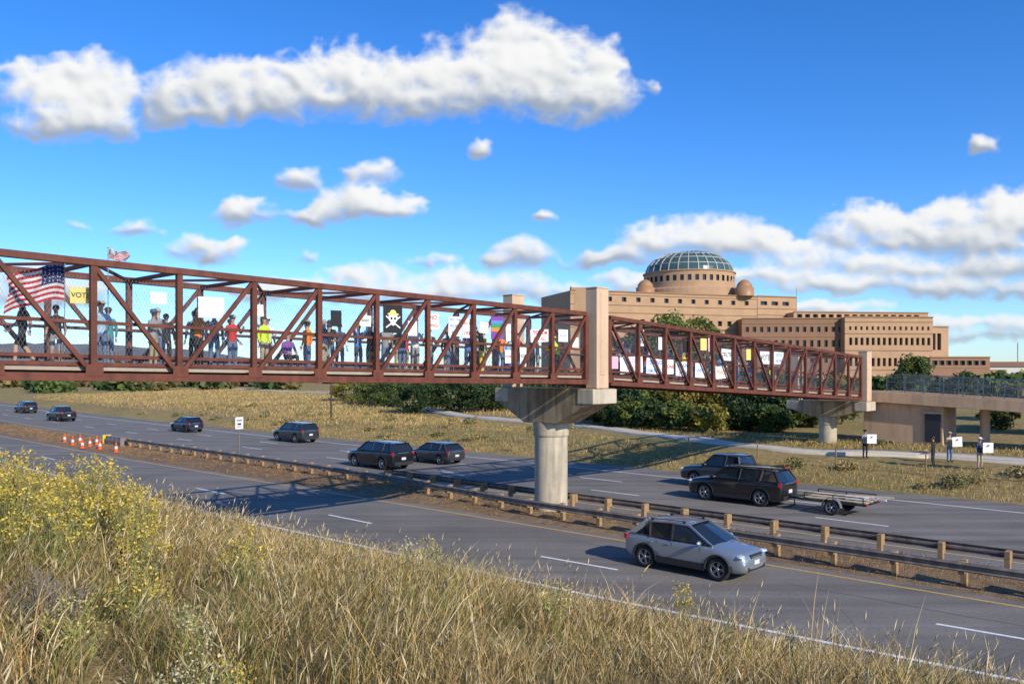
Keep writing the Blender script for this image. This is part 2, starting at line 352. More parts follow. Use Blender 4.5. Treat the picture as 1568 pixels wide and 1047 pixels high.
# ------------------------------------------------------------------ foliage
LEAF=mat('foliage',(1,1,1),.6,attr='Col',trans=.25,spec=.25)
LEAF2=mat('foliage_distant',(1,1,1),.8,attr='Col',spec=.1)
BARK=mat('bark',(.16,.12,.085),.9,var=.3,scale=12,bump=.5)
def tree(name,X,Y,h,rad,col,seed=0,nclump=None,leaf=.22,trunk=.25,crown_lo=.22,per=60,z0=None):
    rr=np.random.default_rng(seed+100); rnd=random.Random(seed)
    qg=CA*X+SA*Y; pg=-SA*X+CA*Y
    if z0 is None: z0=float(T(qg,pg))
    root=empty(name,(X,Y,z0))
    mb=MB(); top=Vector((rad*.1*rnd.uniform(-1,1),rad*.1*rnd.uniform(-1,1),h*.75))
    mb.cyl((0,0,-.3),top*.5,trunk*.5,trunk*.34,8,0); mb.cyl(top*.5,top,trunk*.34,trunk*.08,6,0)
    nl=9
    for i in range(nl):
        t=.25+.65*i/nl; a=i*2.4+rnd.random(); st=top*t; L_=rad*(.85-.4*t)
        en=st+Vector((math.cos(a)*L_,math.sin(a)*L_,h*.14)); mb.cyl(st,en,trunk*.2*(1.1-t),trunk*.04,5,0)
    mb.make('trunk_and_limbs',[BARK],root)
    nclump=nclump or int(26+rad*10)
    lo=h*crown_lo; ch=(h-lo)/2; cz=lo+ch
    d=rr.normal(size=(nclump,3)); d/=np.linalg.norm(d,axis=1)[:,None]; rr_=(.45+.55*rr.random(nclump)**.5)
    C=d*rr_[:,None]*np.array([rad,rad,ch])*.9; 
    C[:,:2]*=(1.08-.35*np.clip(C[:,2:3]/ch,-.3,1))
    C[:,2]+=cz
    cr=(rad*.24+.12)*(.6+.8*rr.random(nclump))
    n=nclump*per
    ci=np.repeat(np.arange(nclump),per); o=rr.normal(size=(n,3)); o/=np.linalg.norm(o,axis=1)[:,None]; o*=(rr.random(n)**.45)[:,None]
    P=C[ci]+o*cr[ci][:,None]*np.array([1.15,1.15,.8])
    a=rr.normal(size=(n,3)); a/=np.linalg.norm(a,axis=1)[:,None]; b=rr.normal(size=(n,3)); b=np.cross(a,b); b/=np.linalg.norm(b,axis=1)[:,None]
    s=leaf*(.5+.8*rr.random(n))[:,None]
    V=np.stack([P-a*s,P-b*s*.55,P+a*s,P+b*s*.55],1).reshape(-1,3)
    F=np.arange(n*4).reshape(-1,4)
    cc=np.array(col)[None]*(.55+.9*rr.random(nclump))[ci][:,None]*(.7+.6*rr.random(n))[:,None]
    yel=(rr.random(nclump)<.25)[ci]; cc[yel]*=np.array([1.5,1.2,.8])
    np_mesh('crown',V,F,np.repeat(cc,4,0),LEAF,parent=root)
    return root
DK=(.045,.08,.028); MD=(.085,.125,.036); YG=(.20,.20,.045); OC=(.30,.23,.05)
trees=[(-.112,98,3.6,2.6,DK),(-.073,100,4.2,3.2,DK),(-.035,98,3.7,2.6,DK),(-.145,112,3.9,3,MD),(-.17,120,4.0,3,MD),(-.19,130,3.8,3,YG),(-.05,110,4.5,3,DK),(-.015,100,3.9,2.8,MD),(.015,104,4.4,2.8,DK),
(.118,84,4.6,2.5,DK),(.135,78,4.0,2.0,DK),(.15,82,5.2,2.8,MD),(.177,77,4.5,2.4,YG),(.205,78,5.0,2.6,MD),(.225,74,4.0,2.0,OC),(.238,75,4.4,2.2,YG),(.286,73,4.6,2.3,DK),(.318,76,5.2,2.5,MD),(.348,73,4.6,2.2,DK),(.332,70,3.6,1.8,DK),(.13,92,5.5,3,DK),(.19,90,5,3,DK),(.262,86,4.6,2.6,MD),(.30,80,4.8,2.4,DK),(.395,74,4.0,1.8,MD),(.37,78,4.4,2,DK),
(.09,92,4.9,2.6,MD),(.06,98,4.6,2.6,DK),(.165,73,2.6,1.6,DK),(.20,71,2.4,1.6,MD),(.272,70,2.6,1.7,DK),(.31,68,2.2,1.5,MD),(.11,76,2.8,1.9,DK),(.15,74,3.0,1.9,MD),(.185,84,5.0,2.8,DK),(.225,84,5.0,2.8,DK),(.25,79,4.6,2.4,DK),(.275,82,5.0,2.6,DK),(.335,80,5.0,2.6,DK),(.36,71,3.4,1.8,MD),(.235,69,2.2,1.6,YG),(.10,86,4.2,2.4,DK)]
for i,(u,Y,h,rd,c) in enumerate(trees):
    tree('deciduous_tree' if i%3 else 'juniper_tree',u*Y,Y,h,rd,c,i,leaf=.17,trunk=.22,crown_lo=.04,per=85)
for i,(u,Y,h,rd,c) in enumerate([(.19,150,14.6,5.2,(.13,.17,.04)),(.225,150,13.8,4.6,(.15,.17,.04)),(.155,158,13,4,(.10,.14,.04)),(.12,160,11,4,(.12,.14,.04))]):
    tree('cottonwood_tree',u*Y,Y,h,rd,c,60+i,leaf=.30,trunk=.6,nclump=110,per=60)
tree('street_tree',.481*112,112,6.6,2.3,(.10,.14,.04),71,leaf=.22)
tree('street_tree',.60*75,75,3.4,1.5,(.13,.15,.04),72,leaf=.2)
tree('street_tree',.54*95,95,4.2,2.0,(.08,.12,.04),73,leaf=.2)
tree('street_tree',.585*68,68,2.0,1.3,(.12,.14,.04),74,leaf=.16,crown_lo=.05)
def distant_mass(name,items,seed,nn=260,ls=.22):
    rr=np.random.default_rng(seed); Vs=[];Cs=[]
    for (X,Y,z,rd,h,col) in items:
        n=nn; o=rr.normal(size=(n,3)); o/=np.linalg.norm(o,axis=1)[:,None]; o*=(rr.random(n)**.35)[:,None]
        P=np.array([X,Y,z+h*.5])+o*np.array([rd,rd,h*.5])
        a=rr.normal(size=(n,3)); a/=np.linalg.norm(a,axis=1)[:,None]; b=np.cross(a,rr.normal(size=(n,3))); b/=np.linalg.norm(b,axis=1)[:,None]
        s=ls*rd*(.5+rr.random(n))[:,None]
        Vs.append(np.stack([P-a*s,P-b*s*.7,P+a*s,P+b*s*.7],1).reshape(-1,3)); Cs.append(np.repeat(np.array(col)[None]*(.5+rr.random(n))[:,None],4,0))
    V=np.concatenate(Vs); return np_mesh(name,V,np.arange(len(V)).reshape(-1,4),np.concatenate(Cs),LEAF2)
it=[]
for i in range(170):
    u=-.85+1.15*random.random(); Y=random.uniform(190,330); X=u*Y
    it.append((X,Y,float(T(CA*X+SA*Y,-SA*X+CA*Y))-.3,random.uniform(2.5,5),random.uniform(2.6,4.6),random.choice([DK,MD,(.11,.12,.05),(.18,.15,.06)])))
for i in range(60):
    u=.2+.6*random.random(); Y=random.uniform(125,190); X=u*Y
    it.append((X,Y,float(T(CA*X+SA*Y,-SA*X+CA*Y))-.3,random.uniform(2,3.5),random.uniform(2.4,4.),random.choice([DK,MD,(.14,.14,.05)])))
distant_mass('distant_trees',it,4)
it=[]
for i in range(90):
    q=random.uniform(-120,0); p=random.uniform(46.5,60)+float(croad(q))
    if abs(p-float(path_p(q)))<2.4: continue
    w=W(q,p,float(T(q,p))-.1)
    it.append((w.x,w.y,w.z,random.uniform(.3,.8),random.uniform(.4,.85),random.choice([(.30,.25,.10),(.18,.17,.07),(.36,.27,.11)])))
distant_mass('bank_shrubs',it,6,320,.10)
def hills(name,X0,X1,Y,hf,col):
    xs=np.linspace(X0,X1,160); ys=np.linspace(Y-500,Y+900,14)
    XX,YY=np.meshgrid(xs,ys,indexing='ij'); e=np.sin(np.pi*np.clip((YY-ys[0])/(ys[-1]-ys[0]),0,1))
    Z=hf(XX)*e*(1+.25*fbm(XX*.004,YY*.004,4,3))-2
    V=np.stack([XX,YY,Z],-1).reshape(-1,3); I=np.arange(len(V)).reshape(len(xs),len(ys))
    F=np.stack([I[:-1,:-1],I[1:,:-1],I[1:,1:],I[:-1,1:]],-1).reshape(-1,4)
    np_mesh(name,V,F,None,mat(name+'_m',col,.95,var=.25,scale=.01),True)
hills('distant_hills',-2600,300,2600,lambda x:75*np.clip((400-x)/1500,0,1)*(1+.3*np.sin(x*.003)),(.15,.145,.14))
hills('distant_plain',1000,4500,3600,lambda x:28+6*np.sin(x*.004),(.30,.27,.20))
# ------------------------------------------------------------------ foreground plants
def rabbitbrush(name,q,p,h,rad,nst,flower,seed,stemcol=(.29,.29,.10),fl=.012,nf=10,share=.8):
    rr=np.random.default_rng(seed); z=float(T(q,p)); root=empty(name,W(q,p,z))
    a=rr.random(nst)*2*np.pi; rd=rad*rr.random(nst)**.6; hh=h*(.6+.45*rr.random(nst))*(1-.35*(rd/rad)**2)
    tip=np.stack([np.cos(a)*rd,np.sin(a)*rd,hh],-1); base=np.stack([np.cos(a)*rd*.2,np.sin(a)*rd*.2,hh*0-.05],-1)
    mid=base*.4+tip*.6; mid[:,2]*=.9
    w=np.stack([-np.sin(a),np.cos(a),a*0],-1)*.0035
    V=np.stack([base-w,base+w,mid+w*.8,mid-w*.8,tip+w*.4,tip-w*.4],1); n=nst
    F=(np.arange(n)[:,None,None]*6+np.array([[0,1,2,3],[3,2,4,5]])[None]).reshape(-1,4)
    C=np.repeat(np.array(stemcol)[None]*(.6+.8*rr.random(n))[:,None],6,0)
    m=n*18; si=rr.integers(0,n,m); t=(.2+.8*rr.random(m))[:,None]; P=base[si]*(1-t)+tip[si]*t
    dv=rr.normal(size=(m,3)); dv[:,2]=abs(dv[:,2])+.6; dv/=np.linalg.norm(dv,axis=1)[:,None]; sd=np.cross(dv,rr.normal(size=(m,3))); sd/=np.linalg.norm(sd,axis=1)[:,None]
    ll=.055; V2=np.stack([P,P+dv*ll*.5+sd*.003,P+dv*ll,P+dv*ll*.5-sd*.003],1).reshape(-1,3)
    C2=np.repeat(np.array(stemcol)[None]*(.7+1.0*rr.random(m))[:,None],4,0)
    V=np.concatenate([V.reshape(-1,3),V2]); F=np.concatenate([F,np.arange(m*4).reshape(-1,4)+n*6]); C=np.concatenate([C,C2])
    if nf:
        has=np.where(rr.random(n)<share)[0]; si=np.repeat(has,nf); m=len(si); P=tip[si]+rr.normal(size=(m,3))*np.array([.026,.026,.03])-np.array([0,0,.015])
        a1=rr.normal(size=(m,3)); a1/=np.linalg.norm(a1,axis=1)[:,None]; b1=np.cross(a1,rr.normal(size=(m,3))); b1/=np.linalg.norm(b1,axis=1)[:,None]
        s=fl*(.5+.8*rr.random(m))[:,None]
        V3=np.stack([P-a1*s,P-b1*s*.6,P+a1*s,P+b1*s*.6],1).reshape(-1,3); o=len(V)
        V=np.concatenate([V,V3]); F=np.concatenate([F,np.arange(m*4).reshape(-1,4)+o]); C=np.concatenate([C,np.repeat(np.array(flower)[None]*(.5+.8*rr.random(m))[:,None],4,0)])
    np_mesh('stems_and_flowers',V,F,C,GRASS,parent=root)
YF=(.68,.50,.09); PF=(.66,.57,.34)
def XY(u,Y): X=u*Y; return CA*X+SA*Y,-SA*X+CA*Y
fp=[('rabbitbrush',-.60,8.6,1.0,.6,170,YF),('rabbitbrush',-.50,9.4,1.0,.5,140,YF),('rabbitbrush',-.55,7.6,.8,.42,110,YF),('rabbitbrush',-.67,8.0,1.0,.6,150,YF),('rabbitbrush',-.455,9.0,.8,.35,80,YF),
('rabbitbrush',-.45,6.2,.5,.28,50,YF),('rabbitbrush',-.53,5.0,.45,.22,34,(.6,.48,.16)),('rabbitbrush',-.39,5.2,.5,.16,22,PF),('rabbitbrush',-.41,4.0,.36,.12,16,PF),('rabbitbrush',-.37,4.5,.42,.13,16,PF),
('rabbitbrush',.205,11.2,.9,.18,26,YF),('rabbitbrush',-.12,12,.75,.22,26,PF),('rabbitbrush',-.10,13,.8,.22,26,(.6,.5,.16)),('rabbitbrush',-.34,4.6,.36,.12,14,YF),
('rabbitbrush',.33,9.5,.5,.2,20,PF),('rabbitbrush',.05,8.2,.5,.2,18,(.6,.5,.2)),('rabbitbrush',-.32,8.0,.55,.25,28,YF),('rabbitbrush',-.44,7.4,.65,.28,40,YF)]
for i,(nm,u,Y,h,rd,ns,fc) in enumerate(fp):
    q,p=XY(u,Y); rabbitbrush(nm,q,p,h,rd,ns,fc,i,fl=.011 if Y<7 else .015,nf=16)
q,p=XY(-.56,5.6)
rabbitbrush('dead_shrub',q,p,.5,.32,110,(.2,.17,.14),77,stemcol=(.22,.185,.15),nf=0)
# ------------------------------------------------------------------ pedestrian bridge
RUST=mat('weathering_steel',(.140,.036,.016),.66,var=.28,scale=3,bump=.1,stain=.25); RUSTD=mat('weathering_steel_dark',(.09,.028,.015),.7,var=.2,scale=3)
DECK=mat('deck_concrete',(.36,.30,.23),.9,var=.12,scale=3); WIRE=mat('galvanised_wire',(.28,.29,.30),.5,.4)
PINK=mat('tinted_concrete',(.62,.43,.28),.85,var=.07,scale=2,bump=.1,stain=.12); RAMPC=mat('ramp_concrete',(.62,.40,.235),.85,var=.08,scale=2,bump=.1,stain=.15); PCON=mat('pier_concrete',(.50,.43,.32),.85,var=.14,scale=1.6,bump=.15,stain=.3); CAPC=mat('pier_cap_concrete',(.38,.285,.18),.85,var=.2,scale=1.3,bump=.15,stain=.45)
def zb(p): return float(np.interp(p,[-10,7.99,27.7,29.9,58.2,70],[6.35,6.05,5.75,5.65,4.3,3.9]))
QN,QF=-21.85,-25.1
br=empty('pedestrian_bridge',(0,0,0),ANG)
H=3.03
def truss(nodes,q,nm,m):
    mb=MB(); c=len(nodes)//2
    for i,p in enumerate(nodes):
        z=zb(p)
        wv=.20 if i in(0,len(nodes)-1) else .15
        mb.beam((q,p,z+.2),(q,p,z+H-.16),wv,.15,0)
        if i<len(nodes)-1:
            p2=nodes[i+1]; z2=zb(p2)
            mb.beam((q,p,z+.1),(q,p2,z2+.1),.2,.2,0); mb.beam((q,p,z+H-.08),(q,p2,z2+H-.08),.2,.17,0)
            if i<c: a,b=(q,p+.05,z+H-.2),(q,p2-.05,z2+.22)
            else: a,b=(q,p+.05,z+.22),(q,p2-.05,z2+H-.2)
            mb.beam(a,b,.11,.11,0)
            s=-1 if q==QN else 1; qi=q+s*.14
            mb.beam((qi,p,z+1.47),(qi,p2,z2+1.47),.05,.09,0); mb.beam((qi,p,z+.62),(qi,p2,z2+.62),.04,.09,0)
            mb.beam((qi,p,z+.42),(qi,p2,z2+.42),.04,.10,0)
            mb.box((q-s*.105,p,z+.27),(.012,.42,.3),0)
    return mb.make(nm,[m],br,bevel=.012)
n1=[7.99+2.193*s for s in range(-7,10)]; n2=[29.35+(58.0-29.35)*k/13 for k in range(14)]
for nodes in(n1,n2):
    truss(nodes,QN,'near_truss',RUST); truss(nodes,QF,'far_truss',RUST)
    mb=MB(); mc=(QN+QF)/2
    for i,p in enumerate(nodes):
        z=zb(p); mb.beam((QN-.1,p,z+.12),(QF+.1,p,z+.12),.12,.26,0); mb.beam((QN-.1,p,z+H-.1),(QF+.1,p,z+H-.1),.1,.1,0)
        if i<len(nodes)-1:
            p2=nodes[i+1]; z2=zb(p2); a,b=(QN,QF) if i%2 else (QF,QN)
            mb.beam((a,p,z+H-.1),(b,p2,z2+H-.1),.07,.07,0)
            for k in range(4): qq=QN-.5-k*.75; mb.beam((qq,p,z+.2),(qq,p2,z2+.2),.08,.12,0)
    mb.make('bracing_and_floor_beams',[RUSTD],br)
    mb=MB()
    for i in range(len(nodes)-1):
        p,p2=nodes[i],nodes[i+1]; mb.beam((mc,p,zb(p)+.31),(mc,p2,zb(p2)+.31),abs(QN-QF)-.34,.1,0)
    mb.make('deck',[DECK],br)
    mb=MB(); L0,L1=nodes[0],nodes[-1]
    for qq in(QN-.18,QF+.18):
        pp=L0
        while pp<L1-.2:
            for sg in(1,-1):
                pa=pp if sg>0 else pp+1.1; pb=min(pp+1.1,L1) if sg>0 else pp
                mb.beam((qq,pa,zb(pa)+.42),(qq,pb,zb(pb)+2.62),.003,.003,0,up=(1,0,0))
            pp+=.09
    mb.make('chain_link_mesh',[WIRE],br)
def pier(pc,zg,captop,capbot,towtop,nm,rc=.74):
    mb=MB(); qc=-24.45
    mb.lathe([(rc,zg-.6),(rc,capbot+.05-1e-3)],40,0,Matrix.Translation((qc,pc,0)))
    mb.lathe([(rc+.001,capbot-.62),(rc+.06,capbot-.56),(rc+.06,capbot+.06)],40,0,Matrix.Translation((qc,pc,0)))
    q0,q1=-21.5,-27.2; th=.8
    prof=[(q0,captop),(q0,captop-.55),(qc+.95,capbot),(qc-.95,capbot),(q1,captop-.55),(q1,captop)]
    vs=[(a,pc-th,z) for a,z in prof]+[(a,pc+th,z) for a,z in prof]; n=6
    mb.add(vs,[tuple(range(n)),tuple(range(2*n-1,n-1,-1))]+[(i,i+n,(i+1)%n+n,(i+1)%n) for i in range(n)],1)
    mb.make(nm,[PCON,CAPC],br,bevel=.04)
    mb=MB()
    for qq in(-21.85,-26.75):
        zt=towtop
        mb.box((qq,pc,(captop+.01+zt)/2),(.60,.82,zt-captop-.02),0)
        mb.box((qq,pc,zt+.03),(.64,.86,.07),0)
        mb.box((qq,pc,captop-.33),(.84,1.66,.62),1)
        mb.box((qq+(.305 if qq>-24 else -.305),pc,(captop+zt)/2+.2),(.05,.3,(zt-captop)*.82),0)
    mb.make('bridge_towers',[PINK,mat('pale_concrete',(.54,.455,.34),.8,var=.08,scale=2,stain=.2)],br,bevel=.03)
pier(28.5,0.1,5.55,4.0,9.8,'pier')
pier(58.75,1.0,4.2,3.1,7.6,'end_pier',.6)
mb=MB(); mb.box((-23.5,-9.5,4.9),(5,4,2.7),0); mb.make('near_abutment',[PCON],br,bevel=.05)
mb=MB()
def ramp_z(q): return float(np.interp(q,[-21,-9,8,30],[4.75,4.15,3.5,2.8]))
qq=[-27+k*3 for k in range(20)]
for a,b in zip(qq[:-1],qq[1:]):
    za,zb_=ramp_z(a),ramp_z(b)
    mb.beam((a,61.6,za-.12),(b,61.6,zb_-.12),3.0,.24,0); mb.beam((a,59.95,za-.25),(b,59.95,zb_-.25),.3,.75,1); mb.beam((a,63.3,za-.25),(b,63.3,zb_-.25),.3,.75,1)
for a in(-15.1,-5.5,4,13): mb.cyl((a,61.5,.6),(a,61.5,ramp_z(a)-.2),.3,.3,16,1)
mb.box((-19.9,61.7,2.3),(5.2,3.0,3.9),2)
mb.box((-17.9,60.13,2.5),(1.0,.12,1.9),3)
mb.box((-17.9,60.09,3.5),(1.3,.2,.14),2)
o=mb.make('ramp_structure',[DECK,RAMPC,RAMPC,mat('dark_opening',(.03,.03,.035),.5)],br,bevel=.02)
# lower plaza wing behind the ramp
mb=MB()
for a in range(-14,14,3): mb.box((a,72,2.7),(.5,.5,3.4),0)
mb.box((0,73,4.7),(30,4,.6),0); mb.box((0,76,2.8),(29,.4,3.6),1)
for a in range(-13,14,3): mb.box((a+.2,75.75,2.9),(1.6,.12,1.7),2)
mb.make('lower_walkway',[RAMPC,mat('plaza_brown',(.22,.12,.07),.8,var=.1,scale=2),MATS['dark_opening']],br,bevel=.02)
mb=MB()
RG=mat('railing_grey',(.16,.18,.21),.5,.4)
for pp in(59.9,63.3):
    a=-20.8
    while a<24:
        z=ramp_z(a)+.12; mb.beam((a,pp,z),(a,pp,z+1.25),.05,.05,0)
        b=a+1.2; z2=ramp_z(b)+.12
        for h_ in(.15,.7,1.22): mb.beam((a,pp,z+h_),(b,pp,z2+h_),.04,.04,0)
        for k in range(12): 
            t=k/12; c_=a+1.2*t; zz=z+(z2-z)*t; mb.beam((c_,pp,zz+.15),(c_,pp,zz+1.2),.012,.012,0)
        a=b
mb.make('ramp_railing',[RG],br)
# ------------------------------------------------------------------ guardrails
GALV=mat('weathered_guardrail',(.25,.21,.175),.55,.3,var=.25,scale=3,stain=.3); WOOD=mat('guardrail_post_wood',(.32,.205,.10),.85,var=.3,scale=8)
def guardrail(name,pf,q0,q1,face,posts=True):
    root=empty(name,(0,0,0),ANG)
    prof=[(.02,.46),(.085,.50),(.02,.56),(.02,.62),(.085,.68),(.02,.74)]
    q=q0; mb=MB(); st=1.905; pts=[]
    while q<=q1: pts.append((q,float(pf(q)))); q+=st
    vs=[]
    for (a,b) in pts:
        for (d,z) in prof: vs.append((a,b+face*d,z+.05))
    k=len(prof); fs=[]
    for i in range(len(pts)-1):
        for j in range(k-1): fs.append((i*k+j,(i+1)*k+j,(i+1)*k+j+1,i*k+j+1))
    mb.add(vs,fs,0,False)
    o=mb.make('w_beam',[GALV],root); s=o.modifiers.new('s','SOLIDIFY'); s.thickness=.008
    mb=MB(); rj=random.Random(3)
    for (a,b) in pts:
        dz=rj.uniform(-.04,.03)
        mb.box((a,b-face*.10,.60),(.15,.2,.36),0); mb.box((a+rj.uniform(-.02,.02),b-face*.29,.26+dz),(.16,.18,1.08),0)
    mb.make('posts',[WOOD],root,bevel=.01)
nr=lambda q: np.interp(q,[-69,-44,-35,-23.7,-12.7,5,60],[28.2,28.1,27.7,26.55,26.45,26.6,30.5])
guardrail('guardrail',nr,-70,40,-1)
guardrail('guardrail',lambda q:29.35+.9*max(0,(q-6))/20 if q<60 else 31,-37,40,1)
mb=MB(); CY=mat('crash_cushion_yellow',(.6,.45,.05),.6); 
for i in range(4): mb.box((-70.8-i*.8,28.2,.45),(.7,.6,.75),0); mb.box((-70.8-i*.8,28.2-.31,.55),(.68,.02,.25),1)
mb.box((-74.1,28.2,.45),(.12,.7,.85),2)
mb.make('crash_cushion',[GALV,WIRE,CY],None,(0,0,0),ANG,bevel=.02)
OR=mat('cone_orange',(.75,.10,.02),.55); WH=mat('reflective_white',(.75,.75,.75),.5)
for (q,p) in [(-69.5,25.9),(-72.5,26.2),(-75,25.7),(-76.5,26.8),(-73.8,27.2),(-71.3,25.2),(-78.5,26.2),(-66,25.8)]:
    mb=MB(); mb.box((0,0,.02),(.38,.38,.04),0); mb.lathe([(.16,.04),(.115,.25),(.115,.25),(.085,.42),(.085,.42),(.03,.74),(0,.74)],16,0,None,True,[0,1,1,0,0,0])
    o=mb.make('traffic_cone',[OR,WH],None,W(q,p+float(croad(q)),.08),0); o.scale=(1.,1.,1.1)
mb=MB(); mb.beam((0,0,-.3),(0,0,2.95),.06,.06,0); mb.box((.05,0,2.55),(.012,.6,.85),1); mb.box((.058,-.0,2.74),(.004,.4,.08),2); mb.box((.058,0,2.48),(.004,.3,.14),2); mb.box((.058,0,2.3),(.004,.36,.05),2)
mb.make('traffic_sign',[GALV,WH,mat('sign_black',(.02,.02,.02),.5)],None,W(-55,30.0,.05),ANG)
mb=MB(); mb.cyl((0,0,-.3),(0,0,5.2),.11,.08,10,0); mb.box((0,0,5.25),(.3,.3,.2),0)
mb.make('utility_post',[mat('dark_wood',(.06,.045,.035),.8)],None,W(-76.4,52.5,1.0),ANG)
mb=MB()
q=-150
prev=None
while q<20:
    p=49.2+float(croad(q)); z=float(T(q,p)); mb.beam((q,p,z-.2),(q,p,z+1.2),.06,.06,0)
    if prev:
        for h_ in(.3,.7,1.1): mb.beam((prev[0],prev[1],prev[2]+h_),(q,p,z+h_),.012,.012,1)
    prev=(q,p,z); q+=5
mb.make('wire_fence',[WOOD,WIRE],None,(0,0,0),ANG)
# ------------------------------------------------------------------ cars
TIRE=mat('tire_rubber',(.018,.018,.018),.85); RIM=mat('alloy_rim',(.45,.46,.48),.35,.8); DRIM=mat('dark_rim',(.06,.06,.065),.4,.6)
GLASS=mat('car_glass',(.015,.02,.024),.06,0,coat=.5); CLAD=mat('black_cladding',(.022,.022,.024),.6); RED=mat('tail_light',(.45,.012,.01),.25,coat=.6)
LAMP=mat('headlight',(.75,.77,.8),.12,.3,coat=1); PLATE=mat('licence_plate',(.6,.62,.6),.5)
def paint(name,c,met=.5): return mat(name,c,.32,met,coat=.9)
def wheel(mb,c,r,w,side,mt,mr,dark):
    M=Matrix.Translation(c)@Matrix.Rotation(math.radians(-90*side),4,'X')
    mb.lathe([(r*.62,-w/2),(r*.93,-w/2),(r,-w/2+.03),(r,w/2-.03),(r*.94,w/2),(r*.67,w/2),(r*.64,w/2-.02)],28,mt,M)
    mb.lathe([(r*.66,w/2-.015),(r*.62,w/2-.0),(r*.6,w/2-.05),(r*.58,w/2-.10),(0.01,w/2-.10)],24,mr,M,True,[mr,mr,dark,dark])
    for k in range(5):
        a=2*math.pi*k/5
        for da in(-.13,.13):
            mb.add([ (r*.12*math.cos(a+da*2),r*.12*math.sin(a+da*2),w/2-.02),(r*.62*math.cos(a+da-.05),r*.62*math.sin(a+da-.05),w/2-.015),(r*.62*math.cos(a+da+.07),r*.62*math.sin(a+da+.07),w/2-.015),(r*.12*math.cos(a+da*2+.5),r*.12*math.sin(a+da*2+.5),w/2-.02)],[(0,1,2,3)],mr,False,M)
    mb.lathe([(r*.17,w/2-.03),(r*.15,w/2),(0.01,w/2)],12,mr,M)
CARCACHE={}
def car_meshes(kind):
    if kind in CARCACHE: return CARCACHE[kind]
    if kind=='crossover': L,Wd,Hh,r,wb,hood,belt=4.30,1.78,1.57,.355,2.60,.99,1.04; gh=dict(xa=1.08,xf=.16,xr=-1.36,xd=-1.96,xb=-.30,xc=-1.12)
    if kind=='suv': L,Wd,Hh,r,wb,hood,belt=5.0,1.96,1.76,.40,2.9,1.12,1.18; gh=dict(xa=1.2,xf=.45,xr=-2.05,xd=-2.38,xb=-.35,xc=-1.4)
    if kind=='hatch': L,Wd,Hh,r,wb,hood,belt=4.3,1.76,1.46,.33,2.6,.92,.97; gh=dict(xa=1.1,xf=.2,xr=-1.5,xd=-1.98,xb=-.3,xc=-1.2)
    if kind=='pickup': L,Wd,Hh,r,wb,hood,belt=5.6,1.98,1.86,.41,3.5,1.16,1.24; gh=dict(xa=1.35,xf=.7,xr=-.75,xd=-.95,xb=-.05,xc=-.85)
    h=L/2; w=Wd/2; zb_=.24 if kind!='pickup' else .32
    st=[(h,.62*hood,.66,zb_+.16),(h-.04,.80*hood,.80,zb_+.05),(h-.24,.90*hood,.92,zb_),(h-.7,.97*hood,.985,zb_),(gh['xa']+.1,hood+.02,1,zb_),(gh['xa']-.25,belt-.02,1,zb_),(-.1,belt,1,zb_),(-wb/2,belt+.03,1,zb_),(-h+.35,belt+.04,.985,zb_),(-h+.08,belt+.0,.93,zb_+.05),(-h,belt-.14,.86,zb_+.12)]
    rings=[]
    for (x,zt,wf,zl) in st:
        ww=w*wf; hf=[(0,zl),(ww*.82,zl),(ww*.965,zl+.10),(ww*1.0,zl+.30),(ww*.985,zt-.20),(ww*.95,zt-.06),(ww*.80,zt+.0),(ww*.35,zt+.03)]
        ring=[(x,y,z) for y,z in hf]+[(x,0,zt+.035)]+[(x,-y,z) for y,z in hf[:0:-1]]
        rings.append(ring)
    n=len(rings[0]); vs=[v for rg in rings for v in rg]; fs=[];mi=[]
    for i in range(len(rings)-1):
        for j in range(n):
            k=(j+1)%n; fs.append((i*n+j,i*n+k,(i+1)*n+k,(i+1)*n+j)); mi.append(1 if j in(0,1,n-1,n-2) else 0)
    fs.append(tuple(range(n))[::-1]); mi.append(0); fs.append(tuple((len(rings)-1)*n+j for j in range(n))); mi.append(0)
    me=bpy.data.meshes.new('body'); me.from_pydata(vs,[],fs)
    for _ in range(3): me.materials.append(CLAD)
    me.polygons.foreach_set('material_index',mi); me.update()
    bm=bmesh.new(); bm.from_mesh(me); bmesh.ops.recalc_face_normals(bm,faces=bm.faces); bm.to_mesh(me); bm.free()
    o=bpy.data.objects.new('tmp',me); scene.collection.objects.link(o)
    s=o.modifiers.new('s','SUBSURF'); s.levels=2; s.render_levels=2
    dg=bpy.context.evaluated_depsgraph_get(); me2=bpy.data.meshes.new_from_object(o.evaluated_get(dg)); bpy.data.objects.remove(o)
    def attempt(eps,solver):
        cur=me2.copy(); a0=0
        cutters=[]
        for sx in(wb/2,-wb/2):
            for sy in(1,-1):
                c_=MB(); c_.cyl((sx+eps*.7,sy*(w-.32),r+eps),(sx+eps*.7,sy*(w+.3),r+eps),r+.055+eps,None,29,2); cutters.append(c_)
        if kind=='pickup':
            c_=MB(); c_.box(((gh['xd']-h)/2+eps,0,belt+.1+eps),(abs(-h-gh['xd'])-.22,Wd-.32,1.0),2); cutters.append(c_)
        for c_ in cutters:
            oo=bpy.data.objects.new('tmp',cur); scene.collection.objects.link(oo)
            co=c_.make('cut',[CLAD,CLAD,CLAD]); bmn=bmesh.new(); bmn.from_mesh(co.data); bmesh.ops.remove_doubles(bmn,verts=bmn.verts,dist=1e-5); bmesh.ops.recalc_face_normals(bmn,faces=bmn.faces); bmn.to_mesh(co.data); bmn.free()
            b=oo.modifiers.new('b','BOOLEAN'); b.operation='DIFFERENCE'; b.object=co; b.solver=solver
            dg=bpy.context.evaluated_depsgraph_get(); cur=bpy.data.meshes.new_from_object(oo.evaluated_get(dg)); bpy.data.objects.remove(oo); bpy.data.objects.remove(co)
